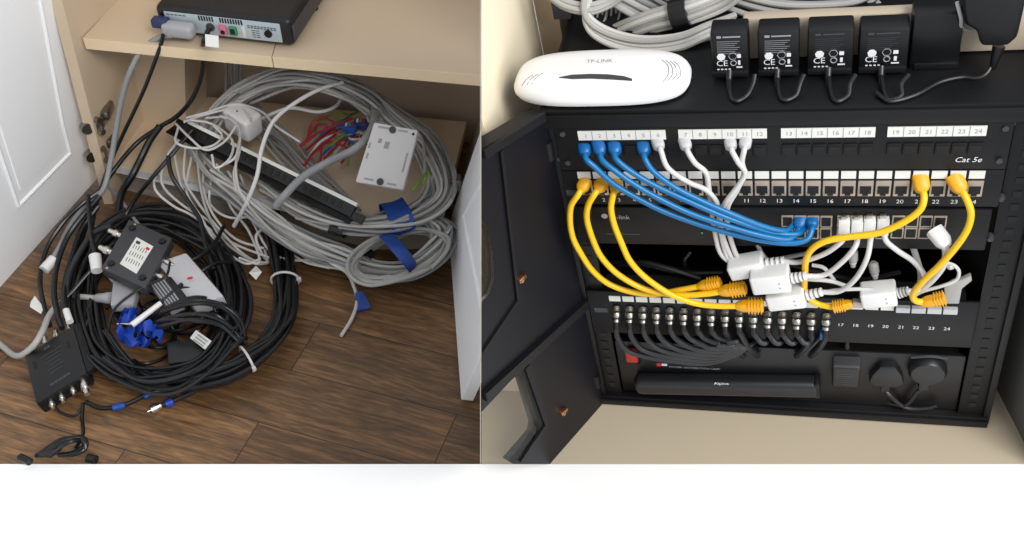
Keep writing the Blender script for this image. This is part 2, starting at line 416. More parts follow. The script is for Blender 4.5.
obj('foot', G().cyl(cx - ex * (W_ / 2 - .02) - ey * (Dp / 2 - .02) - ez * Hh / 2 + ez * .001, cx - ex * (W_ / 2 - .02) - ey * (Dp / 2 - .02) - ez * (Hh / 2 + .004), .007), 'blackp', st)

# grey scart plug on the box
c = fp(fx(186), Hh * .40, .016)
sc_ = thing('scart_cable', 'grey cable with a big rounded scart plug in the set-top box', 'cable', c)
g = G().bev([c + ex * a * .028 + ez * b * .0125 - ey * d * .012 for a in (-1, 1) for b in (-1, 1) for d in (-1, 1)],
            [(0, 1, 3, 2), (4, 6, 7, 5), (0, 4, 5, 1), (2, 3, 7, 6), (0, 2, 6, 4), (1, 5, 7, 3)], .008, 4)
obj('plug', g, 'greyp', sc_)
g1 = pth([(172, 35, .372), (158, 38, .360), (142, 50, .335), (130, 72, .30), (122, 98, .25), (116, 130, .19), (111, 160, .14), (103, 190, .10), (86, 205, .08), (69, 228, .05), (59, 248, .05), (50, 262, .045)])
obj('cable_jacket', G().tube(g1, .0048, 10), 'cgreyd', sc_)
obj('cable_sleeve', G().cyl(onz(54, 259, .048), onz(44, 270, .045), .0095), 'whitep', sc_)
c = fp(fx(168), Hh * .55, .012)
nv = thing('video_cable', 'thin black cable with a navy blue plug beside the grey scart plug', 'cable', c)
obj('plug', G().box(c, ex * .014, ey * .009, ez * .008, .003), 'navyp', nv)
obj('cable_jacket', G().tube(pth([(163, 35, .374), (161, 44, .355), (154, 64, .32), (143, 92, .26), (130, 120, .2), (115, 152, .14), (101, 188, .1), (93, 222, .06), (90, 258, .05), (88, 300, .045), (90, 318, .045)]), .0034, 8), 'cblack', nv)
c = fp(fx(214), Hh * .12, .012)
tg = thing('aerial_cable', 'black cable hanging from the shelf edge with a white paper flag', 'cable', c)
obj('paper_flag', G().box(onz(212, 41, .40), ex * .0115, V((0, .006, .0075)), V((0, .0005, -.0003)), .0003), 'label', tg, False)
obj('cable_jacket', G().tube([fp(fx(214.5), Hh * .46, .008), fp(fx(214), Hh * .3, .03)] + pth([(203, 46, .35), (203, 66, .30), (199, 84, .26), (190, 102, .22), (176, 117, .18), (158, 128, .16), (136, 144, .14), (114, 170, .12), (97, 196, .09), (86, 226, .05), (75, 262, .04), (70, 290, .03), (73, 315, .03)]), .0042, 10), 'cblack', tg)

# ---- rack strip lying across the cables (network patch bar)
e0, e1 = onz(176, 124, .165), onz(354, 212, .135)
bx = (e1 - e0).normalized(); by = V((bx.y, -bx.x, 0)).normalized(); bz = bx.cross(by); bz = bz if bz.z > 0 else -bz
LB = (e1 - e0).length
pb = thing('patch_bar', 'long black 24-port patch strip lying askew on the grey cable coil', 'patch panel', (e0 + e1) / 2)
face = (bz * .8 + by * .6).normalized(); thick = (bz * .6 - by * .8).normalized()
obj('body', G().box((e0 + e1) / 2, bx * LB / 2, face * .004 + thick * 0, thick * .011, .001), 'blackp', pb)
obj('body_flange', G().box((e0 + e1) / 2 - thick * .010 + face * .0035 - bz * .004, bx * (LB / 2 + .006), by * .012, bz * .0015, .0006), 'panel', pb)
obj('label_strip', G().box(e0 + bx * LB * .655 + thick * .0128 + face * .001, bx * LB * .345, face * .003, thick * .0036, .0005), 'label', pb)
obj('label_strip', G().box(e0 + bx * LB * .16 + thick * .0128 + face * .001, bx * LB * .1, face * .003, thick * .0036, .0005), 'label', pb)
for k in range(24):
    c = e0 + bx * LB * (.05 + .9 * (k + .5) / 24) + face * .0041
    obj('port', G().box(c, bx * .0042, thick * .0055, face * .0006), 'hole', pb, False)
obj('end_bracket', G().box(e1 + bx * .010 - thick * .006, bx * .014, face * .002, thick * .008, .0008), 'blackp', pb)

# ---- white junction box
zz = [.27, .26, .19, .20]
cs = [onz(374, 122, zz[0]), onz(418, 130, zz[1]), onz(403, 190, zz[2]), onz(355, 182, zz[3])]
nn = (cs[1] - cs[0]).cross(cs[3] - cs[0]).normalized(); nn = nn if nn.z > 0 else -nn
wb = thing('junction_box', 'flat white junction box leaning on the grey cable coil', 'junction box', sum(cs, V()) / 4 - nn * .02)
obj('cover', G().prism(cs, -nn * .022, .003), 'offw', wb)
def q2(cs, s, t, o=.0): return cs[0] * (1 - s) * (1 - t) + cs[1] * s * (1 - t) + cs[2] * s * t + cs[3] * (1 - s) * t + nn * o
hx, hy = (cs[1] - cs[0]).normalized(), (cs[3] - cs[0]).normalized()
for (s, t) in ((.45, .07), (.5, .93)):
    so = obj('screw', G().cyl(q2(cs, s, t), q2(cs, s, t, .0014), .006), 'ink', wb)
obj('indicator_hole', G().cyl(q2(cs, .92, .08), q2(cs, .92, .08, .0006), .0022), 'hole', wb)
g = G()
for (s, t, a, b) in ((.24, .06, .009, .0016), (.68, .06, .008, .0016), (.26, .92, .008, .0016), (.74, .94, .008, .0016), (.42, .33, .004, .006), (.25, .28, .003, .004),
                     (.9, .45, .0016, .006), (.9, .56, .0016, .006), (.9, .66, .0016, .006), (.08, .55, .0016, .005), (.06, .38, .0016, .005)):
    g.box(q2(cs, s, t, .0002), hx * a, hy * b, nn * .0002)
obj('printed_marking', g, 'inkg', wb, False)

# ---- white plug-in adapter
c = onz(243, 121, .17)
wa = thing('plug_adapter', 'chunky white plug-in power adapter behind the black patch strip', 'power adapter', c - ez * .03)
a1_ = V((.75, -.55, -.1)).normalized(); a2_ = V((.5, .8, 0)).normalized(); a3_ = a1_.cross(a2_).normalized()
obj('body', G().box(c, a1_ * .032, a2_ * .022, a3_ * .024, .008, 4), 'whitep', wa)
obj('body_collar', G().box(c - a1_ * .03, a1_ * .012, a2_ * .016, a3_ * .018, .006, 3), 'offw', wa)
obj('indicator_hole', G().cyl(onz(237, 111, .195), onz(237, 111, .1965), .0016), 'ink', wa)

# ---- dark grey splitter with barcode label
def flatbox(name, label, cat, px, zs, th, m, bev=.002, part='housing', group=None):
    cs = [onz(p[0], p[1], z) for p, z in zip(px, zs)]
    n = (cs[1] - cs[0]).cross(cs[3] - cs[0]).normalized(); n = n if n.z > 0 else -n
    # settle the fourth corner so that the lid is a true parallelogram
    cs[2] = cs[1] + cs[3] - cs[0]
    t = thing(name, label, cat, sum(cs, V()) / 4 - n * th, group)
    obj(part, G().prism(cs, -n * th, bev), m, t)
    return t, cs, n
sb, cs, nn = flatbox('signal_splitter', 'dark grey metal splitter box with a white label and four dark feet', 'splitter', [(129, 219), (172, 238), (150, 291), (101, 268)], [.12, .11, .1, .11], .022, 'dgrey')
hx, hy = (cs[1] - cs[0]).normalized(), (cs[3] - cs[0]).normalized()
lb = [q2(cs, .33, .25), q2(cs, .74, .28), q2(cs, .70, .84), q2(cs, .30, .80)]
lo_ = obj('paper_label', G().prism(lb, nn * .0006), 'label', sb, False)
g = G()
for i in range(6):
    s = .36 + i * .055
    for j in range(3): g.box(q2(cs, s + .02, .42 + j * .13, .0008), hx * .0005, hy * (.0045 - .001 * (i % 2)), nn * .0002)
g.box(q2(cs, .42, .33, .0008), hx * .004, hy * .003, nn * .0002)
obj('printed_marking', g, 'ink', lo_, False)
obj('red_emblem', G().box(q2(cs, .66, .36, .0008), hx * .0035, hy * .0025, nn * .0003), 'inkr', lo_, False)
for (s, t) in ((.16, .13), (.86, .13), (.14, .86), (.85, .86)):
    obj('foot', G().cyl(q2(cs, s, t, -.001), q2(cs, s, t, .0035), .0065, .0055), 'blackp', sb)
for (s, t) in ((.14, .02), (.08, .93)):
    obj('screw_hole', G().cyl(q2(cs, s + .03, t + .03, 0), q2(cs, s + .03, t + .03, .0006), .002), 'chrome', sb)
def fconn(parent, p, d, r=.0055, ln=.018, name='connector'):
    d = d.normalized(); g = G().lathe(p, d, [(r * .85, 0), (r * .85, ln * .3), (r * 1.15, ln * .3), (r * 1.15, ln * .6), (r * .75, ln * .6), (r * .75, ln), (r * .3, ln)], 12)
    return obj(name, g, 'chrome', parent)
for s in (.28, .62): fconn(sb, q2(cs, 0, s, -.011), -hx, .0062, .028)
for s in (.38, .66): fconn(sb, q2(cs, 1, s, -.011), hx, .0052, .022)
# ---- VGA plug
vz = .07
pts = [(113, 278), (138, 289), (133, 304), (110, 305)]
cs = [onz(a, b, vz) for a, b in pts]
vg = thing('monitor_cable', 'pale grey monitor cable with a lilac-grey plug under the dark splitter box', 'cable', sum(cs, V()) / 4 - ez * .02)
obj('plug', G().prism(cs, V((0, 0, -.018)), .003), 'greyp', vg)
obj('strain_relief', G().lathe(onz(112, 298, vz - .009), onz(90, 298, vz - .02) - onz(112, 298, vz - .009), [(.010, 0), (.010, .010), (.0085, .016), (.0075, .030), (.0055, .034)], 14), 'greyp', vg)
obj('thumb_screw', G().cyl(onz(114, 282, vz - .008), onz(105, 271, vz - .008), .003), 'greyp', vg)
obj('cable_jacket', G().tube(pth([(95, 298, .05), (78, 297, .045), (62, 302, .04), (50, 314, .05), (42, 332, .06), (32, 347, .05), (17, 356, .03), (2, 346, .015), (-14, 332, .012)]), .0050, 12), 'cgrey', vg)
# ---- pale grey unit under the coil
pu, cs, nn = flatbox('media_adapter', 'pale grey plastic unit with a ribbed end half buried in the black cable coil', 'adapter', [(186, 252), (224, 296), (178, 306), (156, 262)], [.10, .085, .085, .095], .03, 'lgrey', .004)
rb = [onz(150, 283, .095), onz(165, 277, .098), onz(183, 301, .088), onz(169, 308, .085)]
ro = obj('ribbed_end', G().prism(rb, V((0, 0, -.02)), .002), 'greyp', pu)
g = G()
for i in range(5):
    s = (i + .5) / 5
    pa = rb[0].lerp(rb[1], s); pb_ = rb[3].lerp(rb[2], s); g.box((pa + pb_) / 2 + V((0, 0, .0006)), (pb_ - pa) * .42, V((.0014, 0, 0)), V((0, 0, .001)))
obj('groove', g, 'ink', ro, False)
obj('dark_band', G().prism([onz(165, 277, .102), onz(171, 276, .102), onz(189, 299, .092), onz(183, 302, .092)], V((0, 0, -.012)), .002), 'blackp', pu)
obj('red_emblem', G().box(onz(190, 278, .0945), V((.004, .001, 0)), V((0, .002, 0)), V((0, 0, .0006))), 'inkr', pu, False)
# ---- black amplifier, bottom left
ab, cs, nn = flatbox('distribution_amplifier', 'black box with rows of silver aerial sockets on the floor at the left', 'amplifier', [(24, 355), (73, 325), (88, 384), (36, 404)], [.04, .055, .05, .035], .03, 'blackp', .003)
hx, hy = (cs[1] - cs[0]).normalized(), (cs[3] - cs[0]).normalized()
obj('side_flange', G().prism([q2(cs, 1.0, -.02, 0), q2(cs, 1.13, .0, -.004), q2(cs, 1.15, .96, -.004), q2(cs, 1.0, 1.0, 0)], -nn * .012, .0015), 'panel', ab)
for (s, t) in ((.14, .3), (.82, .3)):
    obj('mounting_slot', G().box(q2(cs, s, t, .0002), hx * .0022, hy * .007, nn * .0004), 'hole', ab, False)
g = G()
for i in range(2): g.box(q2(cs, .40 + .07 * i, .13, .0006), hx * .0022, hy * .003, nn * .0002)
for i in range(6):
    ln = (.018, .012, .014, .01, .014, .012)[i]
    g.box(q2(cs, .5, .26 + .075 * i, .0006), hx * ln, hy * .0007, nn * .0002)
for i in range(5): g.box(q2(cs, .36 + .08 * i, .84, .0006), hx * .0028, hy * .0024, nn * .0002)
obj('printed_marking', g, 'inkk', ab, False)
for s in (.16, .4, .62, .88): fconn(ab, q2(cs, s, 0, -.012), -hy, .0048, .022)
for s in (.22, .42, .64): fconn(ab, q2(cs, s, 1, -.012), hy, .0042, .016)
fconn(ab, q2(cs, .86, 1, -.012), hy, .006, .030)
# ---- black power adapter with white tag
ad, cs, nn = flatbox('power_adapter', 'black power brick with a white tag lying inside the black cable coil', 'power adapter', [(166, 342), (203, 337), (213, 358), (168, 364)], [.05, .05, .04, .04], .03, 'cblack2', .003)
lo_ = obj('paper_tag', G().prism([onz(196, 330, .062), onz(213, 342, .058), onz(207, 351, .056), onz(190, 338, .060)], V((0, 0, -.0006))), 'label', ad, False)
g = G()
for i in range(3):
    a, b = onz(197 - i * 2, 334 + i * 2.4, .0625), onz(208 - i * 2, 342 + i * 2.4, .0595); g.box((a + b) / 2, (b - a) * .45, V((.0004, .001, 0)), V((0, 0, .0003)))
obj('printed_marking', g, 'inkg', lo_, False)
# ---- blue tape tangle
tt = thing('tape_tangle', 'crumpled bright blue tape tangle inside the black cable coil', 'tape', onz(140, 328, .02))
def ribbon(pts, w, wv):
    p = catmull(pts, 5); g = G(); vs = []
    for i, a in enumerate(p):
        d = wv * w + V((rnd.uniform(-1, 1), rnd.uniform(-1, 1), rnd.uniform(-1, 1))) * w * .35
        vs += [a - d, a + d, a + d + V((0, 0, .0008)), a - d + V((0, 0, .0008))]
    n = len(p); fs = []
    for i in range(n - 1):
        for k in range(4): fs.append((4 * i + k, 4 * i + (k + 1) % 4, 4 * i + 4 + (k + 1) % 4, 4 * i + 4 + k))
    return g.add(vs, fs + [(3, 2, 1, 0), (4 * n - 4, 4 * n - 3, 4 * n - 2, 4 * n - 1)])
for px, wv in (([(130, 310), (121, 316), (119, 328), (124, 338), (134, 343), (141, 337)], V((.5, .3, .8))), ([(128, 313), (134, 322), (129, 333), (136, 344), (145, 343)], V((.9, .2, .3))),
               ([(134, 329), (147, 326), (156, 331), (162, 338)], V((.1, .9, .3))), ([(138, 336), (144, 327), (152, 336), (146, 344), (139, 340)], V((.4, .6, .6))),
               ([(120, 322), (126, 318), (131, 314), (138, 311)], V((.3, .7, .5)))):
    obj('tape_strip', ribbon([onz(a, b, .06 + rnd.uniform(-.012, .02)) for a, b in px], .0085, wv.normalized()), 'tapeb', tt)
cn = thing('coax_plug_lead', 'white sleeved lead poking out of the blue tape tangle', 'cable', onz(145, 318, .05))
obj('sleeve', G().cyl(onz(132, 325, .075), onz(161, 303, .085), .0052, .0045), 'whitep', cn)
obj('cable_jacket', G().tube([onz(158, 305, .083), onz(172, 293, .09), onz(182, 284, .09)], .0035, 8), 'cblack2', cn)
obj('tip', G().cyl(onz(133, 324, .075), onz(117, 324, .07), .0024, .0012), 'chrome', cn)

# ---- cables: one at a time
def cable(pts, r, m, label, group=None, name='network_cable', cat='cable', seg=7, sub=5):
    return obj(name, G().tube(pts, r, seg, sub), m, label=label, cat=cat, group=group)
A_ = pth([(196, 160, .10), (214, 122, .15), (243, 96, .20), (285, 80, .24), (325, 80, .27), (362, 96, .22), (392, 120, .17), (422, 142, .14), (438, 172, .13), (438, 196, .11), (418, 213, .10), (386, 222, .10), (345, 220, .10), (305, 206, .10), (268, 184, .10), (240, 158, .11)])
for i in range(22):
    p = bundle_path(A_, .030, .09); s = rnd.randrange(0, 3); e = len(p) - rnd.randrange(0, 4)
    cable(p[s:e], .0031, rnd.choice(['cgrey', 'cgrey', 'cgreyd', 'cgrey2']), 'grey network cable in the high coil arching behind the white junction box', 'grey cables of the high coil')
B_ = pth([(190, 148, .12), (212, 176, .12), (240, 196, .11), (272, 222, .09), (306, 244, .07), (340, 258, .05), (376, 270, .045), (410, 268, .05), (436, 250, .06), (444, 232, .07), (424, 220, .08), (396, 218, .09), (366, 226, .08)])
for i in range(20):
    p = bundle_path(B_, .026, .008); s = rnd.randrange(0, 2); e = len(p) - rnd.randrange(0, 4)
    cable(p[s:e], .0030, rnd.choice(['cgrey', 'cgrey2', 'cgrey2', 'cgreyd']), 'light grey network cable in the lower coil bound by blue tape', 'grey cables of the lower coil')
for i in range(9):
    k = .86 + .03 * i; ph = rnd.uniform(0, 6); pts = []
    for j in range(11):
        a = ph + j * .62; c0, c1 = 398 + rnd.uniform(-2, 2), 256 + rnd.uniform(-2, 2)
        u, v = c0 + math.cos(a) * 46 * k - math.sin(a) * 6, c1 + math.sin(a) * 24 * k - math.cos(a) * 9
        pts.append(onz(u, v, .05 + .005 * i + rnd.uniform(-.006, .006)))
    cable(pts, .0031, rnd.choice(['cgrey2', 'cgrey']), 'light grey cable looped in the small flat coil over the cupboard edge', 'grey loops of the small flat coil')
D0 = [[(174, 150), (178, 178), (190, 204), (206, 228), (228, 248)], [(178, 148), (158, 172), (155, 190), (172, 206), (196, 216), (222, 240)], [(186, 146), (184, 176), (196, 200), (214, 226), (238, 252), (256, 262)],
      [(196, 150), (198, 182), (206, 210), (222, 236), (246, 256), (266, 262), (264, 252)], [(204, 156), (202, 186), (214, 214), (236, 238), (262, 248)], [(180, 140), (168, 160), (162, 184), (182, 205), (208, 222), (232, 244), (268, 256)],
      [(214, 168), (208, 192), (212, 206), (232, 216), (258, 214)], [(228, 172), (240, 196), (262, 216), (280, 240), (300, 262), (330, 270)], [(240, 176), (252, 204), (276, 228), (296, 250), (318, 266), (352, 272)],
      [(222, 176), (230, 206), (250, 232), (260, 262), (240, 258)], [(216, 162), (226, 190), (248, 214), (268, 246), (288, 258), (318, 262)], [(192, 158), (188, 190), (200, 218), (218, 244), (246, 264), (262, 258)]]
for d in D0:
    p = [onz(a + rnd.uniform(-2, 2), b + rnd.uniform(-2, 2), max(.035, .15 - .0011 * (b - 140) + rnd.uniform(-.01, .01))) for a, b in d]
    cable(p, .0024, rnd.choice(['cgrey2', 'cwhite', 'cgrey']), 'thin pale cable hanging from the left end of the patch strip', 'thin cables hanging from the patch strip')
H0 = [[(184, 122), (200, 116), (224, 110), (240, 108), (252, 120)], [(190, 120), (212, 124), (232, 140), (230, 158), (216, 168), (212, 155)], [(206, 118), (228, 118), (240, 132), (236, 156), (222, 166)],
      [(220, 116), (236, 124), (240, 148), (234, 172), (236, 190)], [(178, 128), (176, 142), (192, 148), (212, 146), (222, 136), (214, 126)], [(176, 124), (190, 138), (206, 150), (224, 142), (236, 126)],
      [(228, 114), (240, 130), (236, 160), (238, 186), (248, 204)], [(186, 118), (208, 112), (236, 104), (262, 112), (276, 126), (300, 142)]]
for d in H0:
    p = [onz(a, b, .19 + rnd.uniform(-.008, .008)) for a, b in d]
    cable(p, .0022, 'cwhite', 'thin white cable looped over the black patch strip', 'white loops over the patch strip')
for i in range(9):
    p = bundle_path(pth([(246, 104, .14), (262, 126, .12), (284, 146, .11), (304, 168, .105), (330, 192, .10), (352, 212, .10)]), .026, .085)
    cable(p, .0028, rnd.choice(['cgrey', 'cgreyd']), 'grey cable fanning out behind the black patch strip', 'grey cables behind the patch strip')
for i in range(5):
    u = 226 + i * 4 + rnd.uniform(-1, 1)
    cable([ony(u, 30, 1.66), ony(u + 1, 60, 1.655), ony(u + rnd.uniform(-3, 3), 90, 1.65), onz(u + 3, 118, .12)], .0026, 'cgreyd', 'grey cable dropping down the back of the cupboard below the shelf', 'grey drops at the cupboard back')
for i in range(10):
    p = bundle_path(pth([(250, 104, .12), (262, 80, .16), (300, 68, .2), (340, 76, .22), (368, 96, .2), (376, 118, .2)]), .016, .085)
    cable(p, .0026, rnd.choice(['cgreyd', 'cgrey']), 'grey network cable of the upper arc just below the shelf', 'grey cables of the upper arc')
for i in range(7):
    k = i / 6
    p = [onz(418 + 6 * k, 134 - 4 * k, .12), onz(438 + 6 * k, 158, .12), onz(447 + 9 * k, 182, .11), onz(440 + 10 * k, 202, .10), onz(420 + 10 * k, 214 + 4 * k, .095), onz(398, 224 + 8 * k, .09), onz(368, 228 + 6 * k, .085)]
    cable(p, .0030, rnd.choice(['cgrey', 'cgrey2']), 'grey cable rounding the right end of the coil beside the white door', 'grey cables at the right end of the coil')
cable(pth([(376, 112, .22), (371, 130, .23), (356, 148, .23), (328, 162, .19), (304, 176, .18), (285, 195, .17), (276, 206, .15)]), .0068, 'cgreyd', 'thick grey cable crossing over the black patch strip below the junction box', seg=12)
cable(pth([(343, 82, .27), (318, 90, .27), (292, 105, .26), (273, 122, .25), (262, 148, .23), (257, 176, .2), (246, 204, .16), (234, 226, .1)]), .0036, 'cwhite', 'white cable swinging down in front of the patch strip', seg=10)
cable(pth([(262, 118, .17), (290, 108, .19), (318, 112, .19), (336, 106, .19), (345, 92, .2)]), .0034, 'cwhite', 'white cable curving across the cupboard back behind the adapter', seg=10)
cable(pth([(104, 184, .1), (118, 196, .06), (132, 216, .05), (150, 238, .04)]), .003, 'cgreyd', 'short grey cable running under the dark splitter box')
cable(pth([(300, 236, .07), (330, 262, .05), (346, 272, .04), (353, 284, .02), (357, 300, .012), (352, 318, .006), (341, 336, .004)]), .0032, 'cwhite', 'loose white cable end trailing on the floorboards through a scrap of blue tape', seg=10)
obj('tape_scrap', G().prism([onz(355, 292, .02), onz(363, 291, .024), (onz(371, 307, .012)), onz(361, 309, .006), onz(355, 312, .006)], V((0, 0, -.005)), .0012), 'tape', label='scrap of blue tape on the loose white cable end', cat='tape')
cable(pth([(268, 226, .06), (256, 236, .05), (262, 254, .03), (268, 262, .03), (258, 264, .03)]), .0026, 'cwhite', 'thin white cable curl beside the white paper flag on the floor')
# coloured inner wires and plugs beside the junction box
for k, (a, m, nm) in enumerate([([(306, 150), (318, 140), (334, 128), (346, 122)], 'red', 'red'), ([(304, 166), (314, 152), (330, 142), (352, 150)], 'red', 'red'), ([(310, 172), (320, 160), (322, 146), (336, 134)], 'red', 'red'),
                               ([(330, 146), (346, 134), (358, 130), (372, 126)], 'green', 'green'), ([(336, 128), (350, 124), (362, 120), (374, 124)], 'cblue', 'blue'), ([(300, 146), (320, 132), (340, 124), (352, 118)], 'red', 'red'),
                               ([(412, 190), (420, 180), (428, 172), (424, 186)], 'green', 'green')]):
    cable(pth([(x, y, .15 + .006 * k) for x, y in a]), .0026, m, ('thin %s wire strand ' % nm) + ('left of the white junction box' if a[0][0] < 400 else 'right of the white junction box'), 'coloured wire strands' + (' right of the box' if a[0][0] > 400 else ' left of the box, ' + nm))
for k in range(16):
    nm, m = (('red', 'red'), ('blue', 'cblue'), ('green', 'green'), ('red', 'red'), ('white', 'cwhite'))[k % 5]
    u, v = 308 + rnd.uniform(-6, 50), 132 + rnd.uniform(-10, 22)
    p = [onz(u, v + 12, .12), onz(u + 8 + rnd.uniform(-5, 5), v + rnd.uniform(-6, 4), .15), onz(u + 20 + rnd.uniform(-4, 6), v - 8 + rnd.uniform(-5, 5), .16), onz(min(374, u + 34), v - 6 + rnd.uniform(-8, 8), .15)]
    cable(p, .0024, m, 'short %s wire strand in the tangle between patch strip and junction box' % nm, '%s strands of the wire tangle' % nm)
for (u, v, m, l_) in ((350, 128, 'tape', 'small blue plug left of the junction box, nearer the red wires'), (361, 124, 'navyp', 'small navy plug tucked against the top of the junction box')):
    c = onz(u, v, .185); t = thing('wire_plug', l_, 'plug', c - ez * .008)
    obj('body', G().box(c, V((.012, -.003, 0)), V((.002, .008, 0)), V((0, 0, .007)), .002), m, t)
    for k in (-1, 0, 1): obj('contact', G().box(c + V((k * .006, .001, .0073)), V((.0018, 0, 0)), V((0, .005, 0)), V((0, 0, .0005))), ('cwhite', 'green', 'red')[k + 1], t, False)

# tapes round the bundles
def wrap(u, v, z, dirpx, rad, ln, m, label, name='tape_wrap', flat=.8, cat='tape'):
    c = onz(u, v, z); d = (onz(u + dirpx[0], v + dirpx[1], z) - c).normalized()
    w = d.cross(ez).normalized(); uu = w.cross(d); g = G(); seg = 20; vs = []
    for (h, r) in ((-ln, rad * .97), (-ln * .4, rad * 1.03), (ln * .4, rad), (ln, rad * 1.02)):
        for k in range(seg):
            a = 2 * math.pi * k / seg; rr = r * (1 + .06 * math.sin(3 * a + h * 300) + rnd.uniform(-.03, .03))
            p = c + d * h + w * math.cos(a) * rr + uu * math.sin(a) * rr * flat; p.z = max(p.z, .001); vs.append(p)
    fs = [(i * seg + k, i * seg + (k + 1) % seg, (i + 1) * seg + (k + 1) % seg, (i + 1) * seg + k) for i in range(3) for k in range(seg)]
    g.add(vs, fs)
    return obj(name, g, m, label=label, cat=cat)
wrap(397, 217, .10, (10, -3), .036, .021, 'tape', 'upper wide band of blue tape round the grey cables', flat=.62)
obj('tape_wrap', G().tube([onz(383, 233, .075), onz(388, 237, .100), onz(397, 247, .112), (onz(406, 258, .104)), onz(412, 266, .080), onz(413, 271, .05)], .0125, 12, 5, flat=.28), 'tape', label='lower wide band of blue tape slanting across the small flat coil', cat='tape')
wrap(339, 229, .095, (10, 3), .014, .014, 'blackp', 'short black tape band left of the blue tapes')
wrap(367, 256, .06, (-4, 8), .012, .010, 'blackp', 'black tape knot in the middle of the small flat coil')

# ---- black coax: C shaped bundle
K_ = pth([(254, 196, .05), (268, 214, .05), (280, 245, .04), (286, 282, .035), (284, 315, .035), (272, 338, .035), (250, 358, .035), (222, 374, .035), (186, 382, .035), (150, 380, .035), (124, 362, .035), (106, 336, .035), (98, 306, .035)])
for i in range(15):
    p = bundle_path(K_, .019, .005); e = len(p) - rnd.randrange(0, 4)
    cable(p[:e], .0039, rnd.choice(['cblack', 'cblack', 'cblack2']), 'black coax cable in the tied C-shaped bundle on the floor', 'black cables of the tied bundle', 'coax_cable', seg=8)
for i in range(26):
    rx_0 = rnd.uniform(60, 90); ry_0 = rnd.uniform(66, 96); ph = rnd.uniform(0, 6.28); n_ = rnd.randint(9, 14); z0 = rnd.uniform(.008, .06)
    cu, cv = 158 + rnd.uniform(-8, 8), 300 + rnd.uniform(-5, 5); pts = []
    for j in range(n_):
        a = ph + j * .5
        zz_ = max(.006, z0 + rnd.uniform(-.006, .006)); pts.append(onz(cu + math.cos(a) * rx_0 + rnd.uniform(-3, 3), cv + math.sin(a) * ry_0 + rnd.uniform(-3, 3), zz_))
    cable(pts, rnd.choice([.0036, .0042, .0030]), rnd.choice(['cblack', 'cblack', 'cblack2']), 'black coax cable in the round loose coil on the floor', 'black cables of the round coil', 'coax_cable', seg=8)
for i in range(12):
    a0_ = rnd.uniform(0, 6.28); pts = []
    cu, cv = 160 + rnd.uniform(-25, 25), 318 + rnd.uniform(-25, 25); R_ = rnd.uniform(18, 42)
    for j in range(8):
        a = a0_ + j * .55; pts.append(onz(cu + math.cos(a) * R_, cv + math.sin(a) * R_ * .8, max(.006, .025 + rnd.uniform(-.01, .02))))
    cable(pts, .0028, 'cblack', 'thin black lead curled inside the round coil', 'thin black leads inside the coil', 'thin_lead')
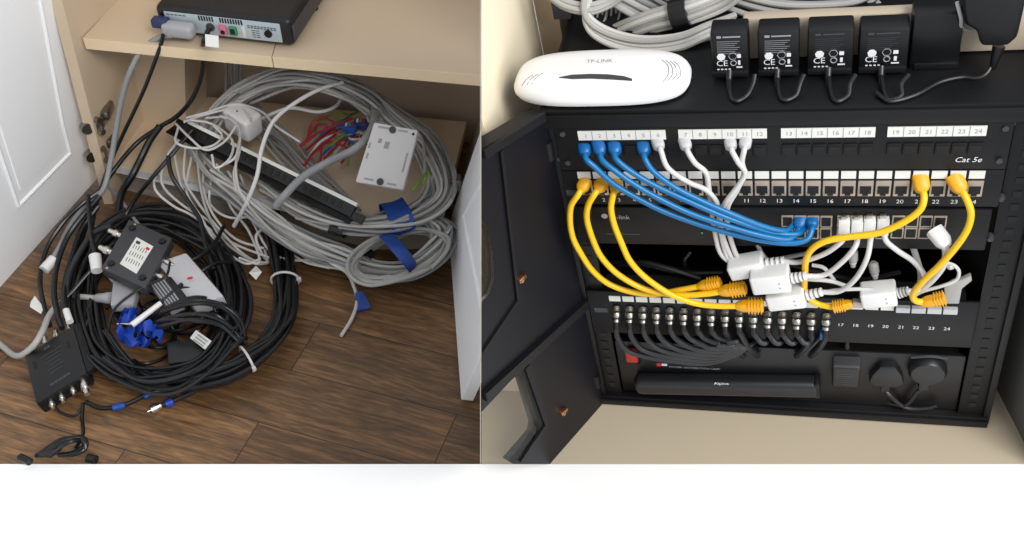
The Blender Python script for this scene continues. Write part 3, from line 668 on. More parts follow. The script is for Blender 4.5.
# bows over the grey unit
for i in range(9):
    j = lambda a=2.5: rnd.uniform(-a, a)
    o_ = rnd.uniform(0, 26)
    p = [onz(146 + j(5), 322 + j(5) + o_ * .4, .05), onz(164 + j(), 308 + o_ * .7 + j(), .08), onz(192 + j(), 298 + o_ + j(), .09), onz(220 + j(), 302 + o_ + j(), .07), onz(238 + j(), 318 + o_ + j(), .05), onz(244 + j(), 340 + j(4), .04)]
    cable(p, .0032, rnd.choice(['cblack', 'cblack2']), 'black cable bowing over the pale grey unit', 'black bows over the grey unit', 'coax_cable', seg=8)
runs = [
 ([(160, 126, .17), (150, 140, .15), (142, 156, .13), (132, 176, .11), (122, 192, .08), (118, 212, .05)], .0066, 'cblack', 'thick black cable with a heavy sleeve left of the hanging pale cables'),
 ([(192, 130, .17), (174, 152, .15), (152, 178, .12), (136, 198, .08), (122, 222, .05), (112, 250, .04)], .0038, 'cblack', 'black cable running down-left from the patch strip end'),
 ([(168, 156, .15), (172, 176, .13), (186, 198, .1), (200, 220, .08), (206, 246, .07), (214, 270, .06)], .0042, 'cblack', 'black cable curving down to the right through the hanging pale cables'),
 ([(104, 188, .1), (82, 204, .09), (62, 224, .07), (46, 250, .05), (40, 280, .04), (44, 306, .05), (50, 326, .05)], .0042, 'cblack', 'outermost black cable arcing down beside the open left door'),
 ([(100, 196, .1), (84, 214, .08), (68, 236, .06), (58, 262, .05), (54, 290, .05), (58, 316, .05), (62, 328, .05)], .0048, 'cblack2', 'charcoal cable second in from the open left door'),
 ([(98, 206, .08), (82, 228, .06), (74, 252, .05), (66, 280, .05), (64, 302, .06), (68, 316, .055)], .0050, 'cblack', 'third black cable in from the open left door, ending at the amplifier'),
 ([(112, 226, .11), (96, 232, .1), (84, 246, .08), (72, 268, .06), (66, 292, .05)], .0052, 'cblack2', 'thick dark cable leaving the silver socket of the splitter box'),
 ([(96, 256, .09), (92, 240, .1), (90, 220, .1), (88, 196, .1)], .0040, 'cblack', 'black cable rising from the white sleeve left of the splitter box'),
 ([(100, 262, .08), (86, 276, .07), (74, 290, .06), (60, 304, .05)], .0034, 'cblack', 'thin black cable sloping away below the white sleeve'),
 ([(166, 258, .09), (184, 262, .08), (200, 256, .08), (214, 244, .07), (224, 226, .06)], .0036, 'cblack', 'black cable from the upper right socket of the splitter box'),
 ([(168, 270, .09), (180, 276, .085), (196, 274, .08), (214, 264, .08), (230, 262, .06)], .0030, 'cblack', 'thin black cable from the lower right socket of the splitter box'),
 ([(172, 288, .09), (190, 288, .085), (208, 296, .08), (216, 312, .06)], .0020, 'cblack', 'very thin black wire lying on the pale grey unit'),
 ([(170, 262, .11), (166, 276, .11), (150, 284, .1), (132, 294, .095), (114, 310, .08), (108, 332, .05)], .0022, 'cblack', 'thin black wire crossing the corner of the splitter box'),
 ([(88, 320, .05), (84, 340, .04), (90, 370, .03), (92, 384, .03)], .0030, 'cblack2', 'grey-black cable along the right flange of the amplifier'),
 ([(86, 402, .012), (100, 408, .008), (116, 407, .008), (132, 402, .008), (146, 395, .01), (165, 388, .012)], .0036, 'cblack', 'black cable with blue rings leaving the amplifier along the floor'),
 ([(160, 406, .008), (180, 398, .008), (196, 390, .012), (214, 374, .02), (226, 360, .03)], .0036, 'cblack2', 'black cable whose silver plug lies loose on the floorboards'),
 ([(83, 403, .016), (82, 418, .01), (83, 434, .02), (76, 448, .02)], .0030, 'cblack', 'black lead dropping from the amplifier to the clump at the bottom edge'),
 ([(52, 402, .015), (60, 412, .008), (74, 416, .006), (82, 408, .01)], .0022, 'cblack', 'thin black loop under the amplifier sockets'),
]
for p, r, m, l_ in runs: cable(pth(p), r, m, l_, None, 'coax_cable', seg=9)
# ring markers, loose F plug
lp = thing('coax_plug', 'loose silver coax plug with a blue ring lying on the floorboards', 'plug', onz(156, 408, 0))
d = onz(170, 402, .008) - onz(156, 409, .008)
obj('plug_barrel', G().lathe(onz(151, 410, .008), d, [(.0015, -.006), (.0015, 0), (.0072, 0), (.0072, .010), (.0055, .010), (.0055, .016)], 12), 'chrome', lp)
obj('ring_marker', G().cyl(onz(166, 404, .008), onz(173, 401, .009), .0068), 'tapeb', lp)
for (a, b, l_) in (((113, 408), (125, 405), 'blue ring marker on the floor cable just right of the amplifier'), ((144, 397), (151, 393), 'blue ring marker farther along the floor cable towards the coil')):
    obj('ring_marker', G().cyl(onz(*a, .009), onz(*b, .009), .0058, .0056), 'tape', label=l_, cat='cable marker')
obj('cable_sleeve', G().cyl(onz(95, 256, .088), onz(97, 271, .08), .0105, .0095), 'whitep', label='white sleeve standing left of the dark splitter box', cat='sleeve')
obj('cable_sleeve', G().cyl(onz(66, 310, .062), onz(70, 322, .058), .0055, .006), 'whitep', label='white sleeve where a cable enters the amplifier top', cat='sleeve')
# cable ties
def tie(u, v, z, dirpx, rad, label, flat=.8):
    c = onz(u, v, z); d = (onz(u + dirpx[0], v + dirpx[1], z) - c).normalized(); w = d.cross(ez).normalized(); uu = w.cross(d)
    t = thing('cable_tie', label, 'cable tie', c)
    pts = [c + w * math.cos(a) * rad + uu * math.sin(a) * rad * flat for a in [i * math.pi / 8 for i in range(17)]]
    for p in pts: p.z = max(p.z, .002)
    obj('strap', G().tube(pts, .0022, 6, 2), 'offw', t); obj('tie_head', G().box(c - w * rad, w * .004, d * .003, uu * .004, .0008), 'offw', t)
tie(285, 280, .036, (-1, 8), .024, 'white cable tie on the upright part of the black bundle')
tie(247, 359, .036, (-8, 4), .024, 'white cable tie round the bottom bend of the black bundle')
# paper flags
for px, z, l_ in (([(31, 302), (35, 296), (44, 308), (41, 314), (30, 307)], .05, 'crumpled white paper tag near the left edge above the amplifier'), ([(256, 266), (262, 272), (256, 280), (249, 273)], .03, 'small white paper flag right of the round coil')):
    obj('paper_tag', G().prism([onz(a, b, z + (i % 2) * .006) for i, (a, b) in enumerate(px)], V((0, 0, .0008))), 'label', label=l_, cat='tag')
# clump at the bottom edge
for i in range(13):
    jj = lambda a=2.5: rnd.uniform(-a, a)
    w_ = rnd.uniform(-7, 7)
    p = [onz(40 + w_ + jj(), 463, .01), onz(50 + w_ + jj(), 452 + jj(2), .022), onz(64 + w_ * .6 + jj(), 441 + jj(2.5), .034 + jj() * .003), onz(82 + jj(2), 439 + jj(2), .028), onz(85 + jj(1.5), 447 + jj(2), .02), onz(74 + w_ * .5 + jj(), 457 + jj(), .018), onz(62 + w_ + jj(), 463, .012)]
    for q in p: q.y = max(q.y, .897)
    cable(p, .0034, 'cblack', 'black cable in the folded clump at the bottom edge of the floor', 'black folded clump', 'coax_cable', seg=8)
obj('cable_stub', G().cyl(onz(20, 457, .008), onz(30, 462, .008), .006), 'cblack', label='short black stub left of the folded clump', cat='cable')
obj('cable_stub', G().cyl(onz(88, 458, .008), onz(96, 460, .008), .007), 'cblack', label='short black stub right of the folded clump', cat='cable')
# ================================================================ THE RIGHT PLACE: network rack standing in a cream cupboard
YT, YB = .057, -.447
def rbox(u0, v0, u1, v1, z0, z1, bev=0, g=None):
    """box standing on the rack front: pixel rectangle measured at its front face z1, going back to z0"""
    a, b = loc(rz_(u0, v0, z1)), loc(rz_(u1, v1, z1)); g = g or G()
    x0, x1, y0, y1 = min(a[0], b[0]), max(a[0], b[0]), min(a[1], b[1]), max(a[1], b[1])
    return g.box(L((x0 + x1) / 2, (y0 + y1) / 2, (z0 + z1) / 2), RX * (x1 - x0) / 2, RY * (y1 - y0) / 2, RZ * (z1 - z0) / 2, bev)
def lbox(x0, x1, y0, y1, z0, z1, bev=0, g=None):
    g = g or G()
    return g.box(L((x0 + x1) / 2, (y0 + y1) / 2, (z0 + z1) / 2), RX * (x1 - x0) / 2, RY * (y1 - y0) / 2, RZ * (z1 - z0) / 2, bev)
# surroundings
yb = -.450
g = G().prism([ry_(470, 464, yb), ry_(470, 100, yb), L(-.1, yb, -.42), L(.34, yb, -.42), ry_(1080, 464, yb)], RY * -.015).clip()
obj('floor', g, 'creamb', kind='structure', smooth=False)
g = G().prism([ry_(-260, 464.2, yb), ry_(1300, 464.2, yb), ry_(1300, 640, yb), ry_(-260, 640, yb)], RY * -.10)
obj('trim_2', g, 'plinth', kind='structure', smooth=False)
g = G().prism([rx_(481.6, -60, -.30), rx_(481.6, 118, -.30), L(-.30, yb, .037), L(-.30, yb, -.215), L(-.30, .34, -.215)], RX * -.012).clip()
obj('wall_left', g, 'cream', kind='structure', smooth=False)
g = lbox(-.46, -.302, yb, .06, -.020, -.008).clip()
obj('wall_left', g, 'cream', kind='structure', smooth=False)
obj('trim_3', lbox(-.300, -.272, yb, .36, -.245, -.217).clip(), 'beech', kind='structure', smooth=False)
obj('wall_back', lbox(-.34, .36, yb, .42, -.44, -.42).clip(), 'dkwall', kind='structure', smooth=False)
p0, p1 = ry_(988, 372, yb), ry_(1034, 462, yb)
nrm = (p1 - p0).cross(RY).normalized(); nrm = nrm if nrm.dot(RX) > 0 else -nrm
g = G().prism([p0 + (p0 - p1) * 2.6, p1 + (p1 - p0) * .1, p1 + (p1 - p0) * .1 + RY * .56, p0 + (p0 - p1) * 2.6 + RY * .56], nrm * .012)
obj('wall_right', g, 'shadewall', kind='structure', smooth=False)
obj('trim_4', lbox(-.265, -.245, YT + .002, .34, -.20, -.17), 'dgrey', kind='structure', smooth=False)

# ---- cabinet
rk = thing('rack_cabinet', 'black wall rack cabinet with its glazed door swung open to the left', 'rack', L(0, YB, -.15), frame=1)
obj('top_panel', lbox(-.247, .249, YT - .012, YT, -.30, .004, .0015), 'blackm', rk)
obj('bottom_panel', lbox(-.245, .249, YB, YB + .014, -.30, .004, .0015), 'blackm', rk)
obj('side_panel', lbox(-.249, -.237, YB, YT, -.30, .002, .001), 'blackm', rk)
obj('side_panel', lbox(.243, .251, YB, YT, -.30, .002, .001), 'panel', rk)
obj('back_panel', lbox(-.24, .245, YB, YT, -.306, -.298), 'rackin', rk, False)
obj('front_lip', lbox(-.247, .249, YT - .020, YT - .004, .002, .007, .001), 'panel', rk)
obj('edge_trim', lbox(-.247, .249, YB, YB + .010, .002, .008, .001), 'panel', rk)
for s, x0, x1 in ((-1, -.237, -.2155), (1, .2135, .243)):
    rl = obj('mounting_rail', lbox(x0, x1, YB + .012, YT - .014, -.006, -.002, .0006), 'panel', rk)
    g = G()
    for i in range(26):
        y = YT - .03 - i * .0176
        if y < YB + .02: break
        g.add(*(lambda q: (q.v, q.f))(lbox((x0 + x1) / 2 - .0042, (x0 + x1) / 2 + .0042, y - .004, y + .004, -.0021, -.0012)))
    obj('square_hole', g, 'hole', rl, False)
for (u, v) in ((1012, 122), (1001, 198), (990, 238), (556, 128), (560, 158)):
    c = rz_(u, v, .0)
    obj('bolt', G().lathe(c - RZ * .004, RZ, [(.0045, 0), (.0045, .004), (.003, .007), (.0005, .0075)], 12), 'dgrey', rk)
# door, hinged on the left front edge
hd = (RX * -.47 + RZ * .883).normalized(); dn = hd.cross(RY).normalized(); dn = dn if dn.dot(RX) > 0 else -dn
D0_ = L(-.243, YB, .004)
def dq(u, v, o=0.0): return onplane(u, v, D0_ + dn * o, dn)
def lerp_px(a, b, t): return (a[0] + (b[0] - a[0]) * t, a[1] + (b[1] - a[1]) * t)
topY = loc(dq(481.6, 150))[1]
def on_hinge(y): return L(-.243, y, .004)
def seam_door(v): return dq(481.6, v)
hinge_top, hinge_mid, hinge_bot = on_hinge(YT), on_hinge(YB + .215), on_hinge(YB)
W1 = [dq(481.6, 218), dq(488, 230), dq(493, 252), dq(494, 280), dq(489, 294), dq(481.6, 302)]
W2 = [dq(481.6, 412), dq(519, 372), dq(524, 376), dq(539, 427), dq(537, 436), dq(513, 464.0)]
s_top, s_mid_a, s_mid_b = dq(481.6, 149), dq(481.6, 372), dq(481.6, 396)
bot = dq(584, 464)
drs = obj('door_frame', G().prism([s_top, hinge_top, hinge_mid, s_mid_b] + W1[::-1], -dn * .018).clip(), 'navy', rk, False)
obj('door_frame', G().prism([s_mid_b, hinge_mid, hinge_bot, bot] + W2[::-1], -dn * .018).clip(), 'navy', rk, False)
obj('door_glass', G().prism([W1[0]] + W1[1:], -dn * .004).clip(), 'glass', rk, False)
obj('door_glass', G().prism([W2[0]] + W2[1:] + [dq(481.6, 464)], -dn * .004).clip(), 'glass', rk, False)
# raised rims and rails on the inner side of the door
def rim(pts, w, h, m='navy', name='door_rim'):
    g = G()
    for a, b in zip(pts[:-1], pts[1:]):
        t = (b - a).normalized(); s = t.cross(dn).normalized() * w
        g.prism([a - s, b - s, b + s, a + s], dn * h)
    obj(name, g.clip(), m, rk, False)
rim([dq(482.5, 154), dq(543, 116)], .005, .004, 'panel', 'door_top_edge')
rim([dq(588, 300), dq(483, 396)], .007, .006, 'panel', 'mid_rail')
rim([dq(482, 352), dq(517, 300), dq(500, 150)], .0022, .003, 'panel')
rim([dq(526, 366), dq(546, 424), dq(520, 462)], .004, .003, 'panel')
rim([dq(611, 411), dq(585, 462)], .004, .008, 'panel')
for (u, v) in ((521, 278), (563, 411)):
    c = dq(u, v, .002)
    k = obj('door_catch', G().box(c, hd * .006, RY * .003, dn * .004, .001), 'brass', rk)
    obj('screw', G().cyl(c + dn * .004 + hd * .003, c + dn * .0055 + hd * .003, .002), 'chrome', k)
for y in (YT - .05, YB + .05):
    obj('hinge', G().cyl(L(-.246, y - .012, .006), L(-.246, y + .012, .006), .005), 'panel', rk)

# ---- top patch panel
def lin(a, b, t): return a + (b - a) * t
pa = thing('patch_bay', 'top black patch panel with unlit dark ports and four long white number strips', 'patch panel', L(0, -.02, 0), frame=1)
obj('faceplate', lbox(-.2370, .2120 + .0, -.0235, .0385, 0, .004, .001), 'panel', pa)
obj('chassis', lbox(-.215, .2, -.018, .032, -.09, 0), 'rackin', pa, False)
XA = [(577, 666, 128.8, 136.8), (678, 767, 128.4, 136.6), (781, 875, 127.3, 135.8), (888, 986, 125.8, 134.6)]
pax = []
for gi, (u0, u1, v0, v1) in enumerate(XA):
    a, b = loc(rz_(u0, v0, .004)), loc(rz_(u1, v1, .004)); yt_, yb_ = a[1] - 0, b[1]
    yt_, yb_ = .0315, .0195
    st_ = obj('number_strip', lbox(a[0], b[0], yb_, yt_, .004, .005), 'label', pa, False)
    g = G(); g2 = G()
    for k in range(6):
        x = lin(a[0], b[0], (k + .5) / 6); pax.append(x)
        g.text(str(gi * 6 + k + 1), L(x, yb_ + .0035, .0051), RX, RY, .0050, .0001, True)
        if k: g2.v or 0; lbox(lin(a[0], b[0], k / 6) - .0003, lin(a[0], b[0], k / 6) + .0003, yb_, yt_, .005, .0053, 0, g2)
    obj('number', g, 'inkg', st_, False); obj('divider_line', g2, 'inkg', st_, False)
for x in pax:
    p = obj('port', lbox(x - .0068, x + .0068, -.0030, .0115, .004, .0058, .0008), 'panel', pa)
    g = lbox(x - .0052, x + .0052, -.0005, .0085, .0056, .0062); lbox(x - .0022, x + .0022, -.0028, .0, .0056, .0062, 0, g)
    obj('port_opening', g, 'hole', p, False)
o = rz_(954, 162, .0045); obj('lettering', G().text('Cat 5e', o, RX, RY, .0064, .0002, shear=.25), 'inkw', pa, False)
obj('printed_marking', rbox(581, 121, 593, 122.5, .004, .0044), 'inkg', pa, False)
for x in (-.2275, .2045):
    obj('ear_screw', G().cyl(L(x, .028, .004), L(x, .028, .006), .003), 'dgrey', pa); obj('ear_screw', G().cyl(L(x, -.012, .004), L(x, -.012, .006), .003), 'dgrey', pa)

# ---- second patch panel
pp = thing('patch_bay', 'second black patch panel with silver-framed ports, separate white labels and printed numbers', 'patch panel', L(0, -.06, 0), frame=1)
obj('faceplate', lbox(-.2370, .2120, -.0740, -.0245, 0, .004, .001), 'panel', pp)
obj('chassis', lbox(-.215, .2, -.07, -.028, -.08, 0), 'rackin', pp, False)
obj('ear_slot', lbox(-.236, -.2215, -.060, -.052, .004, .0046), 'inkk', pp, False)
x0_, x1_ = loc(rz_(583.4, 172, .005))[0], loc(rz_(977.6, 172, .005))[0]
pbx = [lin(x0_, x1_, k / 23) for k in range(24)]
for k, x in enumerate(pbx):
    obj('paper_label', lbox(x - .0073, x + .0073, -.0345, -.0250, .004, .0052), 'label', pp, False)
    p = obj('port', lbox(x - .0076, x + .0076, -.0585, -.0375, .004, .0055, .0006), 'silver', pp)
    g = lbox(x - .0056, x + .0056, -.0545, -.0445, .0054, .0062); lbox(x - .0028, x + .0028, -.0572, -.0545, .0054, .0062, 0, g)
    obj('port_opening', g, 'hole', p, False)
    obj('number', G().text(str(k + 1), L(x, -.0690, .0042), RX, RY, .0052, .0001, True), 'inkw', pp, False)

# ---- switch
sw = thing('network_switch', 'black network switch under the patch panels with a block of ports at the right', 'network switch', L(0, -.13, 0), frame=1)
obj('faceplate', lbox(-.232, .207, -.1345, -.0765, 0, .006, .0015), 'panel', sw)
obj('chassis', lbox(-.215, .205, -.132, -.078, -.17, 0), 'blackp', sw, False)
for (ua, ub) in ((781, 833), (837, 890), (892, 948)):
    xa, xb = loc(rz_(ua, 216, .007))[0], loc(rz_(ub, 216, .007))[0]
    ya, yb2 = loc(rz_((ua + ub) / 2, 215.5, .007))[1], loc(rz_((ua + ub) / 2, 239, .007))[1]
    ym = (ya + yb2) / 2
    for k in range(4):
        for (y0, y1) in ((ym, ya), (yb2, ym)):
            c0, c1 = lin(xa, xb, k / 4), lin(xa, xb, (k + 1) / 4)
            p = obj('port', lbox(c0 + .0004, c1 - .0004, y0 + .0004, y1 - .0004, .006, .0075, .0006), 'silver', sw)
            g = lbox(c0 + .0020, c1 - .0020, y0 + .003, y1 - .0025, .0073, .0082)
            obj('port_opening', g, 'hole', p, False)
g = G(); o = rz_(610, 219, .0065)
g.text('tp-link', o, RX, RY, .0062, .0001); g.add(*(lambda q: (q.v, q.f))(G().lathe(rz_(604.5, 216, .0062), RZ, [(.0036, 0), (.0036, .0004)], 16)))
obj('lettering', g, 'inkg', sw, False)
obj('printed_marking', rbox(606, 233.5, 640, 234.8, .006, .0064), 'inkk', sw, False)
obj('indicator_light', G().cyl(rz_(702, 233, .006), rz_(702, 233, .0075), .0012), 'led', sw)

# ---- coax (BNC) panel
yb0, yb1 = loc(rz_(780, 340, .004))[1], loc(rz_(780, 297, .004))[1]
bp_ = thing('coax_patch_bay', 'black panel of screw-on coax sockets numbered up to 24 under the yellow cables', 'coax panel', L(0, (yb0 + yb1) / 2, 0), frame=1)
obj('faceplate', lbox(-.2360, .2125, yb0, yb1, 0, .004, .001), 'panel', bp_)
obj('rear_plate', lbox(-.215, .2, yb0 + .004, yb1 - .004, -.03, 0), 'rackin', bp_, False)
obj('ear_slot', rbox(594, 308, 608, 312.5, .004, .0046), 'inkk', bp_, False)
y_l0, y_l1 = loc(rz_(700, 303.6, .005))[1], loc(rz_(700, 299.2, .005))[1]
xs0, xs1 = loc(rz_(615, 301, .005))[0], loc(rz_(951, 305, .005))[0]
bx_ = [lin(xs0, xs1, k / 23) for k in range(24)]
for k, x in enumerate(bx_):
    if k < 20: obj('paper_label', lbox(x - .0070, x + .0070, y_l0 - .001, y_l1, .004, .005), 'label', bp_, False)
    else: obj('label_holder', lbox(x - .0074, x + .0074, y_l0, y_l1, .004, .009), 'lgrey', bp_, False)
    if k >= 16: obj('number', G().text(str(k + 1), L(x, loc(rz_(880, 327.5, .004))[1], .0042), RX, RY, .0050, .0001, True), 'inkw', bp_, False)
    else:
        c = L(x, loc(rz_(700, 314, .01))[1], .004)
        obj('coax_socket', G().lathe(c, (RZ * .9 - RY * .35), [(.0056, 0), (.0056, .003), (.0048, .003), (.0048, .006)], 14), 'nick', bp_)
# ---- power unit at the bottom
pd = thing('power_unit', 'black power distribution unit with a red rocker switch at the rack bottom', 'power unit', L(0, -.41, -.02), frame=1)
yp1, yp0 = loc(rz_(700, 345, -.006))[1], YB + .016
obj('faceplate', lbox(-.214, .212, yp0, yp1, -.012, -.006, .001), 'blackp', pd)
obj('chassis', lbox(-.205, .205, yp0 + .003, yp1 - .002, -.15, -.012), 'rackin', pd, False)
r_ = obj('rocker_bezel', rbox(622.5, 350, 640, 365.5, -.006, -.002, .0015), 'blackp', pd)
obj('rocker', rbox(624.5, 352, 638, 363.5, -.004, .004, .002), 'redr', r_)
g = G().text('POWER DISTRIBUTION UNIT', rz_(669, 367.5, -.0055), RX, RY, .0036, .0001)
obj('lettering', g, 'inkg', pd, False)
obj('red_emblem', G().lathe(rz_(659, 364.5, -.006), RZ, [(.0035, 0), (.0035, .0006)], 14), 'inkr', pd)
obj('emblem_lettering', rbox(661.5, 364, 667, 366, -.006, -.005), 'inkw', pd, False)
# ---- long dark device lying across the bottom
a, b = rz_(634, 389, .014), rz_(820, 392.5, .014)
dv = thing('power_strip', 'long dark rounded strip lying across the rack bottom with small white lettering', 'power strip', (a + b) / 2, frame=1)
ax_ = (b - a).normalized(); upx = RZ.cross(ax_).normalized()
obj('body', G().box((a + b) / 2 - RZ * .010, ax_ * (b - a).length / 2, upx * .0145, RZ * .012, .009, 4), 'cblack2', dv)
obj('end_cap', G().box(b - RZ * .012 - ax_ * .004, ax_ * .0045, upx * .015, RZ * .0125, .004, 2), 'panel', dv)
obj('lettering', G().text('Alpine', rz_(714, 384.5, .0165) - RY * .0, ax_, upx, .0052, .0002), 'inkw', dv, False)
obj('indicator_light', G().cyl(rz_(757, 394, .011), rz_(757, 394, .013), .0012), 'inkw', dv)
# ---- plugs at the bottom right
def plugthing(label, uv, zf, w, h, shape):
    c = rz_(uv[0], uv[1], zf)
    t = thing('power_plug', label, 'power plug', c - RZ * .03, frame=1)
    return t, c
t, c = plugthing('square black plug-in adapter standing third from the right rail, beside the dark strip', (846, 378), .01, 0, 0, 0)
obj('body', G().box(c - RZ * .022, RX * .0165, RY * .0205, RZ * .022, .004, 3), 'cblack2', t)
obj('body_top', G().box(c - RZ * .022 + RY * .019, RX * .0160, RY * .0035, RZ * .021, .002, 2), 'dgrey', t)
obj('strain_relief', G().lathe(c + RY * .022 - RZ * .022, RY, [(.005, 0), (.0042, .006), (.003, .016), (.002, .022)], 12), 'cblack2', t)
g = G()
for i in range(6): g.box(c + RZ * .0003 + RY * (.008 - i * .0042), RX * (.009 - .002 * (i % 3)), RY * .0006, RZ * .0001)
obj('printed_marking', g, 'inkk', t, False)
t, c = plugthing('domed black mains plug between the square adapter and the round one', (887, 378), .005, 0, 0, 0)
pts = [(-.021, -.012), (-.017, .004), (-.009, .020), (.009, .020), (.017, .004), (.021, -.012), (.012, -.020), (-.012, -.020)]
obj('body', G().prism([c + RX * x + RY * y for x, y in pts], -RZ * .018, .003), 'cblack2', t)
obj('cable_grip', G().box(c - RY * .026 - RZ * .01, RX * .0055, RY * .009, RZ * .006, .002), 'cblack2', t)
obj('cable_jacket', G().tube([c - RY * .034 - RZ * .01, c - RY * .038 - RZ * .004 + RX * .005, rz_(905, 407, .0), rz_(925, 408, .0), rz_(937, 405, .0)], .0028, 8), 'cblack2', t)
t, c = plugthing('round black mains plug nearest the right rail at the rack bottom', (928, 376), .008, 0, 0, 0)
obj('body', G().lathe(c - RZ * .018, RZ, [(.018, 0), (.0225, .004), (.0225, .012), (.019, .017), (.008, .0185)], 24), 'cblack2', t)
obj('cable_grip', G().box(c - RY * .026 - RZ * .01 - RX * .002, RX * .006, RY * .010, RZ * .006, .002), 'cblack2', t)
obj('cable_jacket', G().tube([c - RY * .035 - RZ * .01, c - RY * .040 - RZ * .006 - RX * .008, rz_(905, 405, .0), rz_(885, 401, -.01), rz_(872, 396, -.02)], .0028, 8), 'cblack', t)
obj('cord_loop', G().tube([c + RY * .022 + RX * (-.02) - RZ * .01, c + RY * .028 - RZ * .008, c + RY * .023 + RX * .02 - RZ * .01], .002, 8), 'dgrey', t)

# ---- wireless router on top
yR = YT + .001
c0 = (ry_(516, 97, yR), ry_(690, 95, yR))
bl_, br__ = loc(ry_(531, 106, yR)), loc(ry_(664, 106, yR))
cxr = (loc(ry_(517, 92, yR + .012))[0] + loc(ry_(689, 92, yR + .012))[0]) / 2; hwx = (loc(ry_(689, 92, yR + .012))[0] - loc(ry_(517, 92, yR + .012))[0]) / 2
cxr -= .004; hwx += .003
czr = -.0385; hwz = .040
wr = thing('wireless_router', 'white rounded wireless router lying on top of the black rack', 'router', L(cxr, yR, czr), frame=1)
def slab(prof, n=3.2, seg=56):
    g = G(); vs = []
    for (sc, y) in prof:
        for k in range(seg):
            a = 2 * math.pi * k / seg; ca, sa = math.cos(a), math.sin(a)
            vs.append(L(cxr + hwx * sc[0] * math.copysign(abs(ca) ** (2 / n), ca), yR + y, czr + hwz * sc[1] * math.copysign(abs(sa) ** (2 / n), sa)))
    m = len(prof); fs = [(i * seg + k, i * seg + (k + 1) % seg, (i + 1) * seg + (k + 1) % seg, (i + 1) * seg + k) for i in range(m - 1) for k in range(seg)]
    return g.add(vs, fs + [tuple(range(seg))[::-1], tuple((m - 1) * seg + k for k in range(seg))])
RPROF = [((.90, .86), 0), ((.97, .95), .002), ((1, 1), .007), ((1, 1), .011), ((.975, .96), .016), ((.94, .88), .0205), ((.88, .77), .0245), ((.7, .58), .027), ((.35, .3), .028), ((.02, .02), .028)]
obj('body', slab(RPROF, 3.0), 'routerw', wr)
def topsurf(u, v, h=.0285): return ry_(u, v, yR + h - .002)
strip = [(559, 77), (572, 74.6), (590, 73.8), (608, 74.2), (624, 76), (632, 78.6), (610, 78.0), (590, 77.6), (572, 78)]
obj('indicator_strip', G().prism([topsurf(a, b, .0302) for a, b in strip], -RY * .004), 'ink', wr, False)
g = G().text('TP-LINK', topsurf(586, 63, .0302), RX, (-RZ * .97 + RY * .05), .0055, .0001); obj('lettering', g, 'inkg', wr, False)
from mathutils.bvhtree import BVHTree
_rs = slab(RPROF, 3.0); _bv = BVHTree.FromPolygons(_rs.v, _rs.f)
def on_router(u, v):
    h = _bv.ray_cast(CAM, ray(u, v).normalized())[0]
    return h if h is not None else topsurf(u, v)
for k in range(4):
    obj('vent_groove', G().tube([on_router(663 + k * 4.6, 82 - k), on_router(668 + k * 4.2, 75), on_router(668 + k * 3.6, 66), on_router(662 + k * 4, 60 + k * .5)], .0006, 6, 4), 'inkg', wr)
for k in range(3):
    obj('vent_groove', G().tube([on_router(522 + k * 5, 86 - k), on_router(526 + k * 5, 80 - k), on_router(533 + k * 5, 75 - k)], .0006, 6, 4), 'inkg', wr)

# ---- power strip and adapters on the rack top
ps = thing('extension_lead', 'long white extension lead behind the row of black adapters on the rack', 'extension lead', L(.12, YT, -.085), frame=1)
zs = -.078
a, b = loc(rz_(744, 70, zs)), loc(rz_(1050, 70, zs))
obj('body', lbox(a[0], b[0], YT + .001, YT + .050, zs - .016, zs, .003), 'beige', ps)
obj('edge_line', rbox(744, 71, 1050, 74, zs, zs + .002), 'offw', ps, False)
g = G().tube([rz_(957, 2, zs + .03), rz_(961, 18, zs + .03), rz_(962, 28, zs + .02), rz_(972, 31, zs + .01)], .0018, 8)
obj('cord', g, 'offw', ps)
AD = [((709, 20), (749, 76), 'first'), ((757, 19), (799, 75), 'second'), ((808, 17), (852, 75), 'third'), ((861, 16), (906, 75), 'fourth')]
desc = ['black power adapter with white certification marks, beside the white router', 'black power adapter with white certification marks, second to the right of the router',
        'black power adapter with white certification marks, third to the right of the router', 'black power adapter with white certification marks, next to the unmarked dark one']
